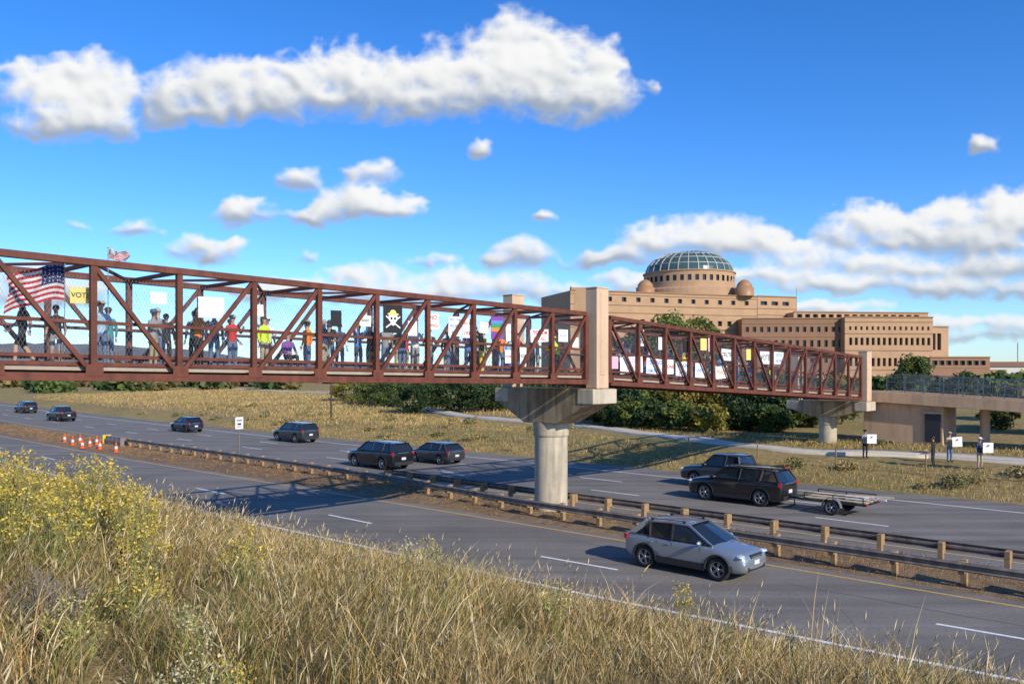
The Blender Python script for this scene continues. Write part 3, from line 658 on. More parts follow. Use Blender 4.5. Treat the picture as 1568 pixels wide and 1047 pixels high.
        V=np.zeros(len(cur.vertices)*3,dtype=np.float32); cur.vertices.foreach_get('co',V); V=V.reshape(-1,3)
        ok=len(V)>500 and abs(V[:,1]).max()<w+.02 and V[:,0].max()>h-.2 and V[:,0].min()<-h+.2
        return cur,ok
    body=None
    for eps in(0,.0031,.0057,-.0043,.009):
        for sol in('EXACT','FAST'):
            body,ok=attempt(eps,sol)
            if ok: break
        if ok: break
    print(kind,'boolean ok',ok,eps,sol)
    if not ok: body=me2
    body.name='body'
    sm=np.zeros(len(body.polygons),dtype=np.int32); body.polygons.foreach_get('material_index',sm)
    body.polygons.foreach_set('use_smooth',(sm!=2))
    g=MB(); wbelt=w*.93; wr=w*.72; zt=Hh-.06; z0=belt-.05
    xa,xf,xr,xd,xb,xc=[gh[k] for k in('xa','xf','xr','xd','xb','xc')]
    xm=(xf+xr)/2+.15
    P=[(xa,wbelt*.93,z0),(xf,wr*.93,zt-.04),(xm,wr,zt),(xr,wr*.95,zt-.07),(xd,wbelt*.93,z0+.02),(xm,wbelt,z0)]
    vs=[(x,y,z) for x,y,z in P]+[(x,-y,z) for x,y,z in P]
    vs+= [(xa+.16,0,z0),(xf+.09,0,zt),(xd-.05,0,z0+.02),(xr-.04,0,zt-.05)]
    g.add(vs,[(0,5,2,1),(5,4,3,2),(6,7,8,11),(11,8,9,10),(0,1,13,12),(12,13,7,6),(4,14,15,3),(14,10,9,15)],0,False)
    rv=[];nx=9;ny=9
    for i in range(nx):
        t=i/(nx-1); x=xf+.06+(xr-.10-xf-.06)*t; wy=wr*(.95+.06*math.sin(math.pi*t))
        for j in range(ny):
            sj=-1+2*j/(ny-1); z=zt+.05*(1-sj**4)-.045*abs(2*t-.9)**2.2+.015-(.03*max(0,t-.6))
            rv.append((x+.06*(1-sj*sj)*(1 if t<.5 else -.5)*abs(2*t-1),wy*sj,z))
    rf=[(i*ny+j,i*ny+j+1,(i+1)*ny+j+1,(i+1)*ny+j) for i in range(nx-1) for j in range(ny-1)]
    g.add(rv,rf,1,True)
    for s_ in(1,-1):
        g.beam((xa+.02,s_*wbelt*.94,z0),(xf+.02,s_*wr*.95,zt-.01),.05,.07,1)
        g.beam((xd+.04,s_*wbelt*.945,z0),(xr+.02,s_*wr*.965,zt-.05),.07,.17 if kind!='pickup' else .2,1)
        g.beam((xf+.02,s_*wr*.955,zt-.01),(xm,s_*wr*1.005,zt+.012),.05,.055,1); g.beam((xm,s_*wr*1.005,zt+.012),(xr-.0,s_*wr*.965,zt-.05),.05,.055,1)
        g.beam((xb,s_*(wbelt+.002),z0),(xb-.05,s_*(wr+.004),zt-.01),.05,.08,2)
        if kind!='pickup': g.beam((xc,s_*(wbelt*.985),z0),(xc-.10,s_*(wr+.0),zt-.02),.05,.09,2)
        g.beam((xa,s_*wbelt*.965,z0+.05),(xm,s_*(wbelt+.012),z0+.055),.03,.02,2); g.beam((xm,s_*(wbelt+.012),z0+.055),(xd,s_*wbelt*.97,z0+.06),.03,.02,2)
        if kind in('crossover','suv'): g.cyl((xf-.12,s_*(wr-.07),zt+.085),(xr+.12,s_*(wr-.07),zt+.055),.014,None,6,2); g.box((xf-.17,s_*(wr-.07),zt+.05),(.1,.03,.07),2); g.box((xr+.17,s_*(wr-.07),zt+.03),(.1,.03,.07),2)
        g.ell((xa-.34,s_*(w+.09),belt+.03),(.07,.11,.075),1,10,6); g.beam((xa-.34,s_*(w*.93),belt-.02),(xa-.34,s_*(w+.05),belt+.02),.04,.04,2)
        M=Matrix.Translation((h-.20,s_*w*.73,hood*.80))@Matrix.Rotation(s_*-.45,4,'Z')
        g.ell((0,0,0),(.14,.21,.065),3,12,8,M)
        zt_=belt-.12; M=Matrix.Translation((-h+.12,s_*w*.83,zt_))@Matrix.Rotation(s_*.38,4,'Z')
        g.box((0,0,0),(.16,.20,.17 if kind not in('pickup',) else .3),4,M)
        g.ell((h-.08,s_*w*.62,zb_+.22),(.06,.1,.06),3,8,6)
        for hx in(xb-.14,xc+.04 if kind!='pickup' else -.75): g.box((hx,s_*(w*.99),belt-.17),(.15,.03,.025),1)
        for sx in(xb,xa-.36,(-wb/2+r+.10 if kind!='pickup' else xd+.02)): g.beam((sx,s_*(w*.988),zb_+.32),(sx,s_*(w*.97),belt-.09),.010,.012,2)
        for sx in(wb/2,-wb/2):
            pr=None
            for k in range(17):
                a=math.pi*(k/16*1.06-.03); c_=Vector((sx+(r+.075)*math.cos(a),s_*(w-.01),r+(r+.075)*math.sin(a)))
                if pr: g.beam(pr,c_,.04,.065 if kind=='crossover' else .05,2,up=(0,1,0))
                pr=c_
        g.beam((wb/2-r-.1,s_*(w-.02),zb_+.12),(-wb/2+r+.1,s_*(w-.02),zb_+.12),.06,.20 if kind=='crossover' else .16,2)
    g.box((h-.045,0,hood*.76),(.05,w*.80,.15),2); g.box((h-.018,0,hood*.76),(.02,w*.7,.02),5); g.box((h-.05,0,zb_+.18),(.08,w*1.2,.14),2); g.box((h-.005,0,zb_+.34),(.02,.3,.13),6)
    g.box((-h+.0,0,.62*belt),(.02,.34,.16),6); g.box((-h+.04,0,zb_+.2),(.12,w*1.5,.2),2)
    g.box((-h+.02,0,belt-.08),(.02,w*.9,.03),5)
    wm=MB()
    for sx in(wb/2,-wb/2):
        for sy in(1,-1): wheel(wm,(sx,sy*(w-.125),r),r,.22,sy,0,1,2)
    wm.box((0,0,.27),(wb+.6,Wd-.55,.12),2)
    CARCACHE[kind]=(body,g,wm); return CARCACHE[kind]
def car(name,kind,pm,q,p,head,rim=RIM):
    body,g,wm=car_meshes(kind); root=empty(name,W(q,p,.006),ANG+(0 if head>0 else math.pi))
    b=body.copy(); b.materials.clear(); 
    for m in(pm,CLAD,CLAD): b.materials.append(m)
    obj('body',b,root); g.make('cabin_and_trim',[GLASS,pm,CLAD,LAMP,RED,RIM,PLATE],root,bevel=.008); wm.make('wheels',[TIRE,rim,CLAD],root)
    return root
BLK=paint('paint_black',(.012,.012,.014),.3); GRY=paint('paint_dark_grey',(.045,.05,.055)); SIL=paint('paint_ice_silver',(.33,.37,.40),.55); CHR=paint('paint_graphite',(.07,.075,.08)); NAV=paint('paint_dark_blue',(.02,.028,.05))
car('crossover_car','crossover',SIL,-14.0,23.3,1)
car('black_suv_car','suv',BLK,-44.0,34.0,-1)
car('grey_hatchback_car','hatch',CHR,-43.4,38.4,-1)
car('dark_suv_car','suv',GRY,-65.5,41.2,-1)
car('dark_crossover_car','crossover',NAV,-84.5,40.2,-1,DRIM)
car('pickup_truck','pickup',BLK,-114.5,38.0,-1)
car('dark_suv_car','suv',BLK,-140,41.5,-1)
car('dark_suv_car','suv',BLK,-19.7,37.1,-1)
car('grey_pickup_truck','pickup',GRY,-22.3,41.0,-1)
# trailer
tr=empty('utility_trailer',W(-15.0,37.1,.006),ANG+math.pi)
mb=MB(); 
for y in(-.75,.75): mb.beam((-1.5,y,.55),(1.3,y,.55),.06,.1,0); mb.beam((1.3,y,.55),(2.35,0,.5),.06,.09,0); mb.beam((-1.4,y,.85),(1.2,y,.85),.04,.04,0)
for x in(-1.5,-.6,.3,1.3): mb.beam((x,-.75,.55),(x,.75,.55),.05,.08,0)
for y in(-.75,.75):
    for x in(-1.4,-.1,1.2): mb.beam((x,y,.55),(x,y,.85),.04,.04,0)
mb.cyl((2.0,0,.1),(2.0,0,.75),.03,None,8,0); mb.beam((2.3,0,.5),(2.75,0,.48),.06,.06,0)
for i in range(7): mb.box((-.1,-.62+i*.2,.625),(2.8,.16,.035),1)
mb.box((-.9,.2,.75),(.9,.5,.12),2,Matrix.Rotation(.1,4,'Z')); mb.beam((-2.3,-.3,.85),(1.2,.35,.78),.14,.05,1); mb.beam((-2.2,.3,.78),(1.0,.1,.8),.12,.05,2)
for y in(-.92,.92):
    pr=None
    for k in range(9):
        a=math.pi*k/8; c_=Vector((-.1+.42*math.cos(a),y,.36+.40*math.sin(a)))
        if pr: mb.beam(pr,c_,.22,.02,3,up=(math.cos(a),0,math.sin(a)))
        pr=c_
    mb.box((-1.55,y*.8,.55),(.05,.15,.1),4)
mb.make('frame_and_bed',[CLAD,mat('plywood',(.60,.46,.28),.8,var=.2,scale=5),mat('grey_boards',(.66,.63,.58),.8,var=.2,scale=5),mat('fender_metal',(.3,.3,.3),.4,.6),RED],tr)
mb=MB()
for sy in(1,-1): wheel(mb,(-.1,sy*.92,.33),.33,.2,sy,0,1,2)
mb.make('wheels',[TIRE,RIM,CLAD],tr)
# ------------------------------------------------------------------ people
SKIN=[mat('skin_a',(.50,.30,.21),.6),mat('skin_b',(.38,.22,.14),.6),mat('skin_c',(.56,.36,.27),.6)]
HAIR=[mat('hair_brown',(.05,.03,.018),.7),mat('hair_grey',(.38,.37,.36),.7),mat('hair_blond',(.32,.22,.10),.7),mat('hair_dark',(.015,.012,.012),.6)]
EYE_M=mat('eye_dark',(.02,.015,.012),.3); LIP=mat('lips',(.35,.12,.10),.5)
SHOE=[mat('shoe_dark',(.03,.03,.03),.7),mat('shoe_white',(.55,.55,.55),.6)]
cols={'red':(.50,.03,.03),'navy':(.04,.055,.13),'blue':(.08,.19,.45),'black':(.02,.02,.024),'white':(.75,.75,.73),'grey':(.28,.28,.29),'hivis':(.60,.80,.04),'orange':(.80,.22,.03),'teal':(.05,.26,.28),'green':(.08,.18,.06),'tan':(.42,.33,.21),'denim':(.10,.16,.27),'khaki':(.36,.29,.18),'purple':(.20,.07,.30),'yellow':(.75,.55,.05),'pink':(.75,.28,.38),'ltblue':(.34,.50,.65)}
CL={k:mat('cloth_'+k,v,.85,var=.15,scale=9) for k,v in cols.items()}
def skel(pose):
    J={'pel':(0,0,.95),'spi':(0,.01,1.14),'che':(0,0,1.33),'nb':(0,.01,1.45),'nk':(0,0,1.52),'h1':(0,-.015,1.58),'h2':(0,-.01,1.66),'h3':(0,.0,1.735)}
    for s,n in((1,'L'),(-1,'R')):
        J['sh'+n]=(s*.175,0,1.405); J['el'+n]=(s*.24,.03,1.13); J['wr'+n]=(s*.25,-.05,.89)
        J['hi'+n]=(s*.09,0,.90); J['kn'+n]=(s*.10,-.015,.50); J['an'+n]=(s*.105,.03,.10); J['to'+n]=(s*.13,-.13,.045)
    if pose=='hold':
        for s,n in((1,'L'),(-1,'R')): J['el'+n]=(s*.24,-.12,1.18); J['wr'+n]=(s*.20,-.36,1.30)
    if pose=='up':
        for s,n in((1,'L'),(-1,'R')): J['el'+n]=(s*.26,-.16,1.52); J['wr'+n]=(s*.24,-.26,1.78)
    if pose=='wave': J['elR']=(-.36,-.08,1.50); J['wrR']=(-.34,-.14,1.77); J['wrL']=(.22,-.26,1.12)
    if pose=='lean':
        J['che']=(0,-.07,1.30); J['nb']=(0,-.10,1.43); J['nk']=(0,-.13,1.49); J['h1']=(0,-.16,1.55); J['h2']=(0,-.17,1.63); J['h3']=(0,-.165,1.70)
        for s,n in((1,'L'),(-1,'R')): J['sh'+n]=(s*.175,-.08,1.37); J['el'+n]=(s*.25,-.20,1.13); J['wr'+n]=(s*.16,-.42,1.12)
    if pose=='walk':
        J['knL']=(.10,-.18,.53); J['anL']=(.10,-.20,.12); J['toL']=(.12,-.35,.07); J['knR']=(-.1,.08,.50); J['anR']=(-.1,.30,.16); J['toR']=(-.12,.17,.04)
        J['elL']=(.24,.12,1.14); J['wrL']=(.24,.10,.92); J['elR']=(-.24,-.04,1.13); J['wrR']=(-.23,-.22,.97)
    if pose=='sit':
        dz=-.46
        for k in list(J): J[k]=(J[k][0],J[k][1],J[k][2]+dz)
        for s,n in((1,'L'),(-1,'R')): J['kn'+n]=(s*.13,-.42,.50); J['an'+n]=(s*.13,-.44,.10); J['to'+n]=(s*.14,-.59,.045); J['wr'+n]=(s*.13,-.32,.60); J['el'+n]=(s*.24,-.06,.68)
    return J
RAD={'pel':(.155,.115),'spi':(.145,.105),'che':(.165,.115),'nb':(.085,.075),'nk':(.055,.055),'h1':(.068,.075),'h2':(.085,.10),'h3':(.055,.065),'sh':(.068,.068),'el':(.047,.047),'wr':(.032,.032),'hi':(.098,.10),'kn':(.066,.066),'an':(.046,.046),'to':(.045,.03)}
EDG=[('pel','spi'),('spi','che'),('che','nb'),('nb','nk'),('nk','h1'),('h1','h2'),('h2','h3')]+[e for n in 'LR' for e in(('che','sh'+n),('sh'+n,'el'+n),('el'+n,'wr'+n),('pel','hi'+n),('hi'+n,'kn'+n),('kn'+n,'an'+n),('an'+n,'to'+n))]
def segdist(P,a,b):
    ab=b-a; t=np.clip(((P-a)@ab)/(ab@ab),0,1); return np.linalg.norm(P-(a+t[:,None]*ab),axis=1),t
PC={}
def person_base(pose):
    if pose in PC: return PC[pose]
    J=skel(pose); names=list(J); idx={n:i for i,n in enumerate(names)}
    me=bpy.data.meshes.new('p'); me.from_pydata([J[n] for n in names],[(idx[a],idx[b]) for a,b in EDG],[]); me.update()
    o=bpy.data.objects.new('p',me); scene.collection.objects.link(o)
    sk=o.modifiers.new('s','SKIN'); sk.use_smooth_shade=True; sk.branch_smoothing=.4
    if not me.skin_vertices:
        bpy.context.view_layer.objects.active=o; bpy.ops.mesh.customdata_skin_add()
    for n in names:
        k=n if n in RAD else n[:-1]; me.skin_vertices[0].data[idx[n]].radius=RAD[k]
        me.skin_vertices[0].data[idx[n]].use_root=(n=='pel')
    su=o.modifiers.new('u','SUBSURF'); su.levels=1; su.render_levels=1
    dg=bpy.context.evaluated_depsgraph_get(); m2=bpy.data.meshes.new_from_object(o.evaluated_get(dg)); bpy.data.objects.remove(o)
    n=len(m2.vertices); V=np.zeros(n*3,dtype=np.float32); m2.vertices.foreach_get('co',V); V=V.reshape(-1,3)
    faces=[list(p_.vertices) for p_ in m2.polygons]; cen=np.array([V[f].mean(0) for f in faces])
    D=[];TT=[]
    for a,b in EDG:
        d,t=segdist(cen,np.array(J[a],float),np.array(J[b],float)); ra=RAD[a if a in RAD else a[:-1]][0]; rb=RAD[b if b in RAD else b[:-1]][0]
        D.append(d/(ra+(rb-ra)*t)); TT.append(t)
    D=np.array(D); best=D.argmin(0); mi=[]
    hz=J['h2'][2]; hy=J['h2'][1]
    for i,k in enumerate(best):
        a,b=EDG[k]; c=cen[i]
        if a in('nk','h1','h2'): m=3 if (c[2]>hz+.035 or (c[1]>hy+.015 and c[2]>hz-.07)) else 2
        elif a=='nb' : m=2
        elif a[:2]=='sh': m=0
        elif a[:2]=='el': m=7 if TT[k][i]<.88 else 2
        elif a[:2]=='hi' or (a=='pel' and b[:2]=='hi'): m=1
        elif a[:2]=='kn': m=9
        elif a[:2]=='an': m=4
        else: m=0
        if m==0 and a in('pel',) and c[2]<J['pel'][2]-.02: m=1
        mi.append(m)
    mb=MB(); mb.v=[tuple(v) for v in V]; mb.f=faces; mb.m=mi; mb.s=[True]*len(faces)
    hx=Vector(J['h2'])
    mb.add([hx+Vector(v) for v in((-.014,-.088,-.03),(.014,-.088,-.03),(0,-.122,-.028),(0,-.092,.012))],[(0,2,3),(2,1,3),(0,1,2)],2)
    for s in(1,-1):
        mb.ell(hx+Vector((s*.032,-.088,.008)),(.013,.009,.008),5,6,4); mb.ell(hx+Vector((s*.084,.0,-.01)),(.012,.02,.03),2,6,5)
        mb.ell(hx+Vector((s*.032,-.090,.026)),(.02,.008,.004),3,6,3)
    mb.ell(hx+Vector((0,-.088,-.052)),(.024,.009,.006),6,6,4)
    mb.ell(hx+Vector((0,.018,.035)),(.093,.103,.085),3,14,8)
    for s,n_ in((1,'L'),(-1,'R')):
        e=Vector(J['el'+n_]); w=Vector(J['wr'+n_]); d=(w-e).normalized(); side=d.cross(Vector((s,0,0)))
        if side.length<.1: side=Vector((0,1,0))
        side.normalize(); nrm=side.cross(d)
        c=w+d*.055
        M=Matrix((( *side,0),(*nrm,0),(*d,0),(0,0,0,1))).transposed(); M.translation=c
        mb.ell((0,0,0),(.042,.016,.055),2,10,6,M)
        for k in range(4):
            o_=(k-1.5)*.02; ln=(.065,.076,.072,.055)[k]
            a0=M@Vector((o_,0,.035)); a1=M@Vector((o_*1.1,.012,.035+ln*.55)); a2=M@Vector((o_*1.1,.042,.035+ln*.85))
            mb.cyl(a0,a1,.0095,.009,6,2); mb.cyl(a1,a2,.009,.007,6,2)
        a0=M@Vector((.036,0,-.02)); a1=M@Vector((.062,.015,.015)); a2=M@Vector((.056,.03,.042)); mb.cyl(a0,a1,.012,.0105,6,2); mb.cyl(a1,a2,.0105,.008,6,2)
    PC[pose]=mb; return mb
def person(q,p,z,face,pose,shirt,pants,hair=0,skin=0,hat=None,short=False,bare=False,sc=1.0,shoe=0,pack=None):
    b=person_base(pose); mb=MB(); mb.v=list(b.v); mb.f=list(b.f); mb.m=list(b.m); mb.s=list(b.s)
    J=skel(pose); hx=Vector(J['h2'])
    if hat is not None:
        mb.ell(hx+Vector((0,.01,.065)),(.105,.112,.065),8,14,6); mb.lathe([(.10,0),(.16,-.012),(.10,-.012)],16,8,Matrix.Translation(hx+Vector((0,-.02,.05))))
    if pack:
        c=Vector(J['che']); mb.ell(c+Vector((0,.17,-.06)),(.15,.09,.22),10,12,8)
    S=SKIN[skin]
    mats=[CL[shirt],CL[pants],S,HAIR[hair],SHOE[shoe],EYE_M,LIP,S if bare else CL[shirt],CL[hat] if hat else CLAD,S if short else CL[pants],CL[pack] if pack else CLAD]
    o=mb.make('person',mats,None,W(q,p,z),ANG+face); o.scale=(sc,sc,sc); return o
def deckz(p): return zb(p)+.36
FQ=math.pi/2; BQ=-math.pi/2
rp=random.Random(4)
crowd=[
(6.75,-23.0,'walk','black','black',dict(short=True,bare=True,hat=None)),(7.5,-23.0,'stand','black','grey',dict(short=True,bare=True)),
(8.7,-23.0,'lean','ltblue','denim',dict(hat='tan',bare=True)),(8.95,-23.6,'stand','teal','denim',dict(hat='khaki')),(9.85,-22.9,'hold','grey','khaki',dict(hat='white',hair=1)),(10.3,-23.3,'stand','grey','denim',dict(hair=1)),(10.8,-23.9,'stand','black','black',{}),
(11.2,-23.0,'hold','orange','black',dict(hair=0)),(11.6,-23.8,'stand','grey','black',dict(pack='black')),(12.4,-23.0,'hold','red','denim',dict(hat='tan')),(12.1,-23.8,'stand','navy','denim',dict(hair=1)),(12.8,-23.9,'walk','white','denim',dict(hair=2)),
(13.2,-22.8,'stand','hivis','khaki',dict(hair=0)),(13.65,-23.2,'wave','white','black',dict(hat='white')),(14.2,-22.9,'sit','purple','black',dict(hair=2)),(14.9,-23.0,'stand','orange','denim',dict(hat='black')),(15.15,-23.4,'hold','hivis','denim',dict(hair=1)),(15.9,-23.5,'lean','black','grey',dict(hat='navy')),(16.4,-24.0,'stand','black','denim',{}),
(16.9,-23.0,'up','blue','navy',dict(hair=2)),(17.6,-23.2,'hold','black','black',{}),(18.3,-23.4,'stand','grey','denim',dict(hair=1)),(19.0,-23.6,'stand','green','khaki',dict(hat='green')),(19.4,-23.0,'hold','white','grey',dict(hair=1)),(20.3,-23.2,'hold','tan','denim',{}),(20.9,-23.0,'hold','navy','denim',dict(hair=2)),
(21.4,-23.5,'stand','black','khaki',dict(hat='black')),(21.9,-23.0,'hold','blue','navy',dict(hair=1)),(22.7,-22.9,'up','black','yellow',{}),(23.2,-23.4,'stand','yellow','denim',dict(hair=1)),(23.8,-23.0,'hold','orange','denim',dict(hat='orange')),(24.4,-23.2,'stand','ltblue','blue',dict(hair=2)),(25.1,-23.5,'hold','red','denim',{}),(25.7,-23.0,'up','purple','black',dict(hair=1)),(26.4,-23.3,'stand','navy','grey',{}),(27.1,-23.0,'lean','hivis','black',dict(hat='yellow')),
(30.4,-23.0,'hold','grey','denim',dict(hair=1)),(31.3,-23.2,'stand','black','black',{}),(31.9,-22.9,'up','white','denim',dict(hair=2)),(32.9,-23.3,'stand','navy','khaki',dict(hat='navy')),(33.8,-23.0,'hold','red','denim',{}),(34.6,-23.3,'stand','ltblue','grey',dict(hair=1)),(35.3,-23.0,'lean','black','denim',{}),(36.2,-23.1,'stand','teal','black',dict(hat='white')),(37.2,-23.0,'up','yellow','denim',dict(hair=1)),(38.1,-23.2,'hold','pink','denim',dict(hair=2)),(39.2,-23.0,'stand','black','navy',{}),(40.1,-23.1,'hold','white','grey',dict(hair=1)),(40.9,-23.0,'stand','blue','denim',dict(hat='tan')),(41.8,-23.4,'stand','orange','black',{}),(42.9,-23.0,'hold','grey','denim',dict(hair=1)),(44.2,-23.0,'up','blue','navy',{}),(45.0,-23.3,'stand','red','denim',dict(hair=2)),(46.2,-23.0,'hold','black','black',{}),(47.0,-23.0,'stand','hivis','denim',dict(hat='yellow')),(47.9,-23.2,'walk','navy','khaki',dict(hair=1)),
(17.1,-24.4,'stand','white','denim',{}),(24.0,-24.5,'stand','grey','black',{}),(14.4,-24.4,'stand','navy','denim',dict(hat='black')),(28.0,-24.0,'walk','red','denim',{}),
(18.7,-22.8,'lean','navy','denim',dict(hair=1)),(20.0,-24.3,'stand','red','khaki',dict(hat='white')),(22.2,-24.2,'stand','grey','denim',{}),(15.5,-22.8,'stand','navy','khaki',dict(hair=1)),(26.0,-24.2,'stand','white','denim',dict(hair=2)),(33.3,-24.1,'stand','grey','black',{}),(38.6,-24.0,'stand','white','denim',{})]
for i,(p,q,pose,sh,pa,op) in enumerate(crowd):
    f=FQ if pose in('hold','up','wave') and q>-23.35 and i%4 else (BQ if i%5 in(0,3) else FQ)
    f+=rp.uniform(-.7,.7)
    if pose=='walk': f=rp.choice([0,math.pi])
    op=dict(op); op.setdefault('skin',i%3); op.setdefault('sc',rp.uniform(.88,1.0)); op.setdefault('shoe',i%2)
    person(q,p+rp.uniform(-.12,.12),deckz(p),f,pose,sh,pa,**op)
    if pose=='sit':
        mb=MB(); mb.box((0,0,.22),(.4,.4,.04),0)
        for a in(-.17,.17):
            for b_ in(-.17,.17): mb.beam((a,b_,0),(a,b_,.2),.03,.03,0)
        mb.make('folding_stool',[CLAD],None,W(q,p,deckz(p)),ANG)
for (p,q,pose,sh,pa,op,sg) in [(51.9,-19.3,'hold','grey','black',dict(hat='black'),1),(51.1,-15.2,'stand','black','black',{},0),(52.4,-14.7,'hold','tan','denim',dict(hat='tan'),1),(51.1,-12.8,'hold','navy','tan',dict(hat='white'),1)]:
    z=float(T(q,p)); person(q,p,z,FQ-.7 if sg else BQ,pose,sh,pa,**op)
# signs
SW=mat('sign_board_white',(.80,.80,.78),.6); SY=mat('sign_board_yellow',(.75,.64,.18),.6); SP=mat('sign_board_pink',(.75,.42,.50),.6); SB=mat('sign_board_blue',(.10,.25,.55),.6); SK=mat('sign_board_black',(.015,.015,.018),.7); SPU=mat('flag_purple',(.20,.06,.35),.8); SR=mat('sign_red',(.6,.03,.04),.6)
SG=mat('flag_green',(.05,.30,.10),.8); SO=mat('flag_orange',(.75,.25,.03),.8)
def sign(p0,p1,z0,z1,bm,txt=None,tm=None,q=-21.995,name='protest_sign',stick=False,stripes=None,rot=0):
    pc=(p0+p1)/2; zc=(z0+z1)/2; w=p1-p0; h=z1-z0
    root=empty(name,W(q,pc,zc),ANG+rot); mb=MB(); M_=Matrix.Rotation(random.uniform(-.06,.06),4,'X'); mb.box((0,0,0),(.012,w,h),0,M_)
    if stick: mb.beam((-.02,0,-h/2-.5),(-.02,0,h/2-.1),.03,.03,1)
    mb.make('board',[bm,WOOD],root)
    if stripes:
        mb=MB(); n=len(stripes)
        for i in range(n): mb.box((.009,0,h/2-h*(i+.5)/n),(.004,w*.98,h/n*.96),i,M_)
        mb.make('stripes',stripes,root)
    if txt:
        for li,t in enumerate(txt):
            c=bpy.data.curves.new('lettering','FONT'); c.body=t; c.align_x='CENTER'; c.align_y='CENTER'; n=len(txt)
            sz=min(h/n*.8,w*.85/(max(len(t),1)*.60)); c.size=sz; c.offset=sz*.01; c.extrude=.001
            c.materials.append(tm or SK); o=bpy.data.objects.new('lettering',c); scene.collection.objects.link(o); o.parent=root
            o.location=(.012,0,h/2-h*(li+.5)/n); o.rotation_euler=(math.pi/2,0,math.pi/2)
sign(7.6,8.1,8.0,8.4,SY,['VOTE'],q=-22.3); sign(9.6,10.05,8.1,8.42,SW,q=-22.3); sign(10.84,11.6,7.78,8.36,SW,q=-22.1); sign(15.1,15.5,7.7,8.2,SK)
sign(19.06,19.6,7.75,8.3,SW,['NO','KINGS'],SR); sign(20.05,20.68,7.55,8.25,SW,['WE THE','PEOPLE','RISE'],SB); sign(20.75,21.4,7.5,8.2,SW,['NO WAR','ON US'],SR)
sign(12.55,12.95,7.9,8.25,SW,q=-22.3); sign(16.2,16.65,7.75,8.1,SW,['RESIST'],SK); sign(18.2,18.6,7.5,8.0,SW); sign(22.95,23.3,6.6,7.1,SW,['HOPE'],SR); sign(21.6,22.05,7.7,8.1,SW); sign(27.0,27.4,7.2,7.7,SW)
sign(22.2,22.85,7.5,8.35,SPU,stripes=[SPU,SB,SG,SO,SPU,SPU],name='rainbow_flag'); sign(23.0,23.5,7.45,8.1,SW,['LOVE'],SP); sign(23.8,24.15,6.5,7.25,SW,['SOS'],SK)
sign(24.4,25.5,7.45,7.95,SW,['FREEDOM','FOR ALL'],SR); sign(26.1,26.7,7.5,8.0,SW,['ICE OUT'],SB)
sign(29.7,30.2,6.4,6.95,SP); sign(30.35,32.1,6.2,6.95,SW,['RESIST','HATE'],SP); sign(32.4,33.85,6.12,6.88,SW,['DEFEND','DEMOCRACY'],SB); sign(34.0,34.7,6.15,6.85,SW,['HONK'],SR); sign(34.9,36.4,5.98,6.75,SW,['NO KINGS','IN USA'],SB); sign(36.7,37.6,5.95,6.7,SW,['UNITE'],SB); sign(38.7,39.9,5.9,6.55,SW,['PEACE'],SO)
sign(31.5,32.2,7.45,8.2,SW,['NO','KING'],SK); sign(33.4,33.9,7.3,7.9,SW); sign(37.2,37.8,7.35,7.95,SY); sign(37.95,38.6,7.3,8.0,SP); sign(39.3,40.5,6.85,7.45,SW,['TRUTH'],SK); sign(43.6,44.8,6.7,7.4,SW,['VOTE'],SK); sign(45.3,46.5,6.7,7.4,SW,['JUSTICE','NOW'],SB)
sign(42.0,42.6,6.9,7.5,SY); sign(35.6,36.2,7.2,7.8,SK)
for (p,q) in((51.9,-19.3),(52.4,-14.7),(51.1,-12.8)):
    z=float(T(q,p)); sign(p-.35,p+.25,z+.95,z+1.5,SW,q=q+.42,rot=-.7)
def us_flag(name,q,p_pole,p_free,ztop,zbot,pole_z0,pole_z1,droop=.3):
    root=empty(name,(0,0,0),ANG); nx,nz=40,39; vs=[];fs=[];mi=[]
    for i in range(nx+1):
        t=i/nx
        for j in range(nz+1):
            s=j/nz; p=p_pole+(p_free-p_pole)*t; z=ztop+(zbot-ztop)*s-droop*t*t
            vs.append((q+.09*math.sin(t*8+s*2.0)*t**.5+.04*math.sin(t*17-s*3),p+.05*math.sin(s*5)*t,z+.03*math.sin(t*9)))
    for i in range(nx):
        for j in range(nz):
            fs.append((i*(nz+1)+j,(i+1)*(nz+1)+j,(i+1)*(nz+1)+j+1,i*(nz+1)+j+1)); st=j//3
            mi.append(2 if (i<16 and j<21) else (0 if st%2==0 else 1))
    mb=MB(); mb.add(vs,fs,0,True); mb.m=mi
    for a in range(6):
        for b in range(5):
            i=int(1.5+a*2.5); j=int(2+b*4); v=Vector(vs[i*(nz+1)+j]); 
            for off in(.012,-.012):
                r_=.022
                mb.add([v+Vector((off,r_*(1 if m%2==0 else .42)*math.sin(m*math.pi/5),r_*(1 if m%2==0 else .42)*math.cos(m*math.pi/5))) for m in range(10)],[tuple(range(10))],1)
    mb.make('cloth',[mat('flag_red',(.50,.025,.035),.8,trans=.25),mat('flag_white',(.72,.72,.70),.8,trans=.25),mat('flag_blue',(.02,.03,.13),.8,trans=.2)],root)
    mb=MB(); mb.cyl((q,p_pole,pole_z0),(q,p_pole,pole_z1),.014,.012,8,0); mb.ell((q,p_pole,pole_z1+.02),(.03,.03,.03),1); mb.make('pole',[WIRE,CY],root)
us_flag('american_flag',-22.35,7.5,6.2,8.92,8.05,6.4,9.0,.42)
us_flag('american_flag',-22.9,8.75,9.25,9.5,9.25,6.4,9.55,.04)
sign(17.15,17.95,7.57,8.5,SK,name='pirate_flag',stick=True)
rt=empty('flag_emblem',W(-21.98,17.55,8.02),ANG); mb=MB(); mb.ell((.0,0,.05),(.012,.2,.17),0,16,10); mb.ell((.0,0,-.12),(.012,.11,.09),0,12,8)
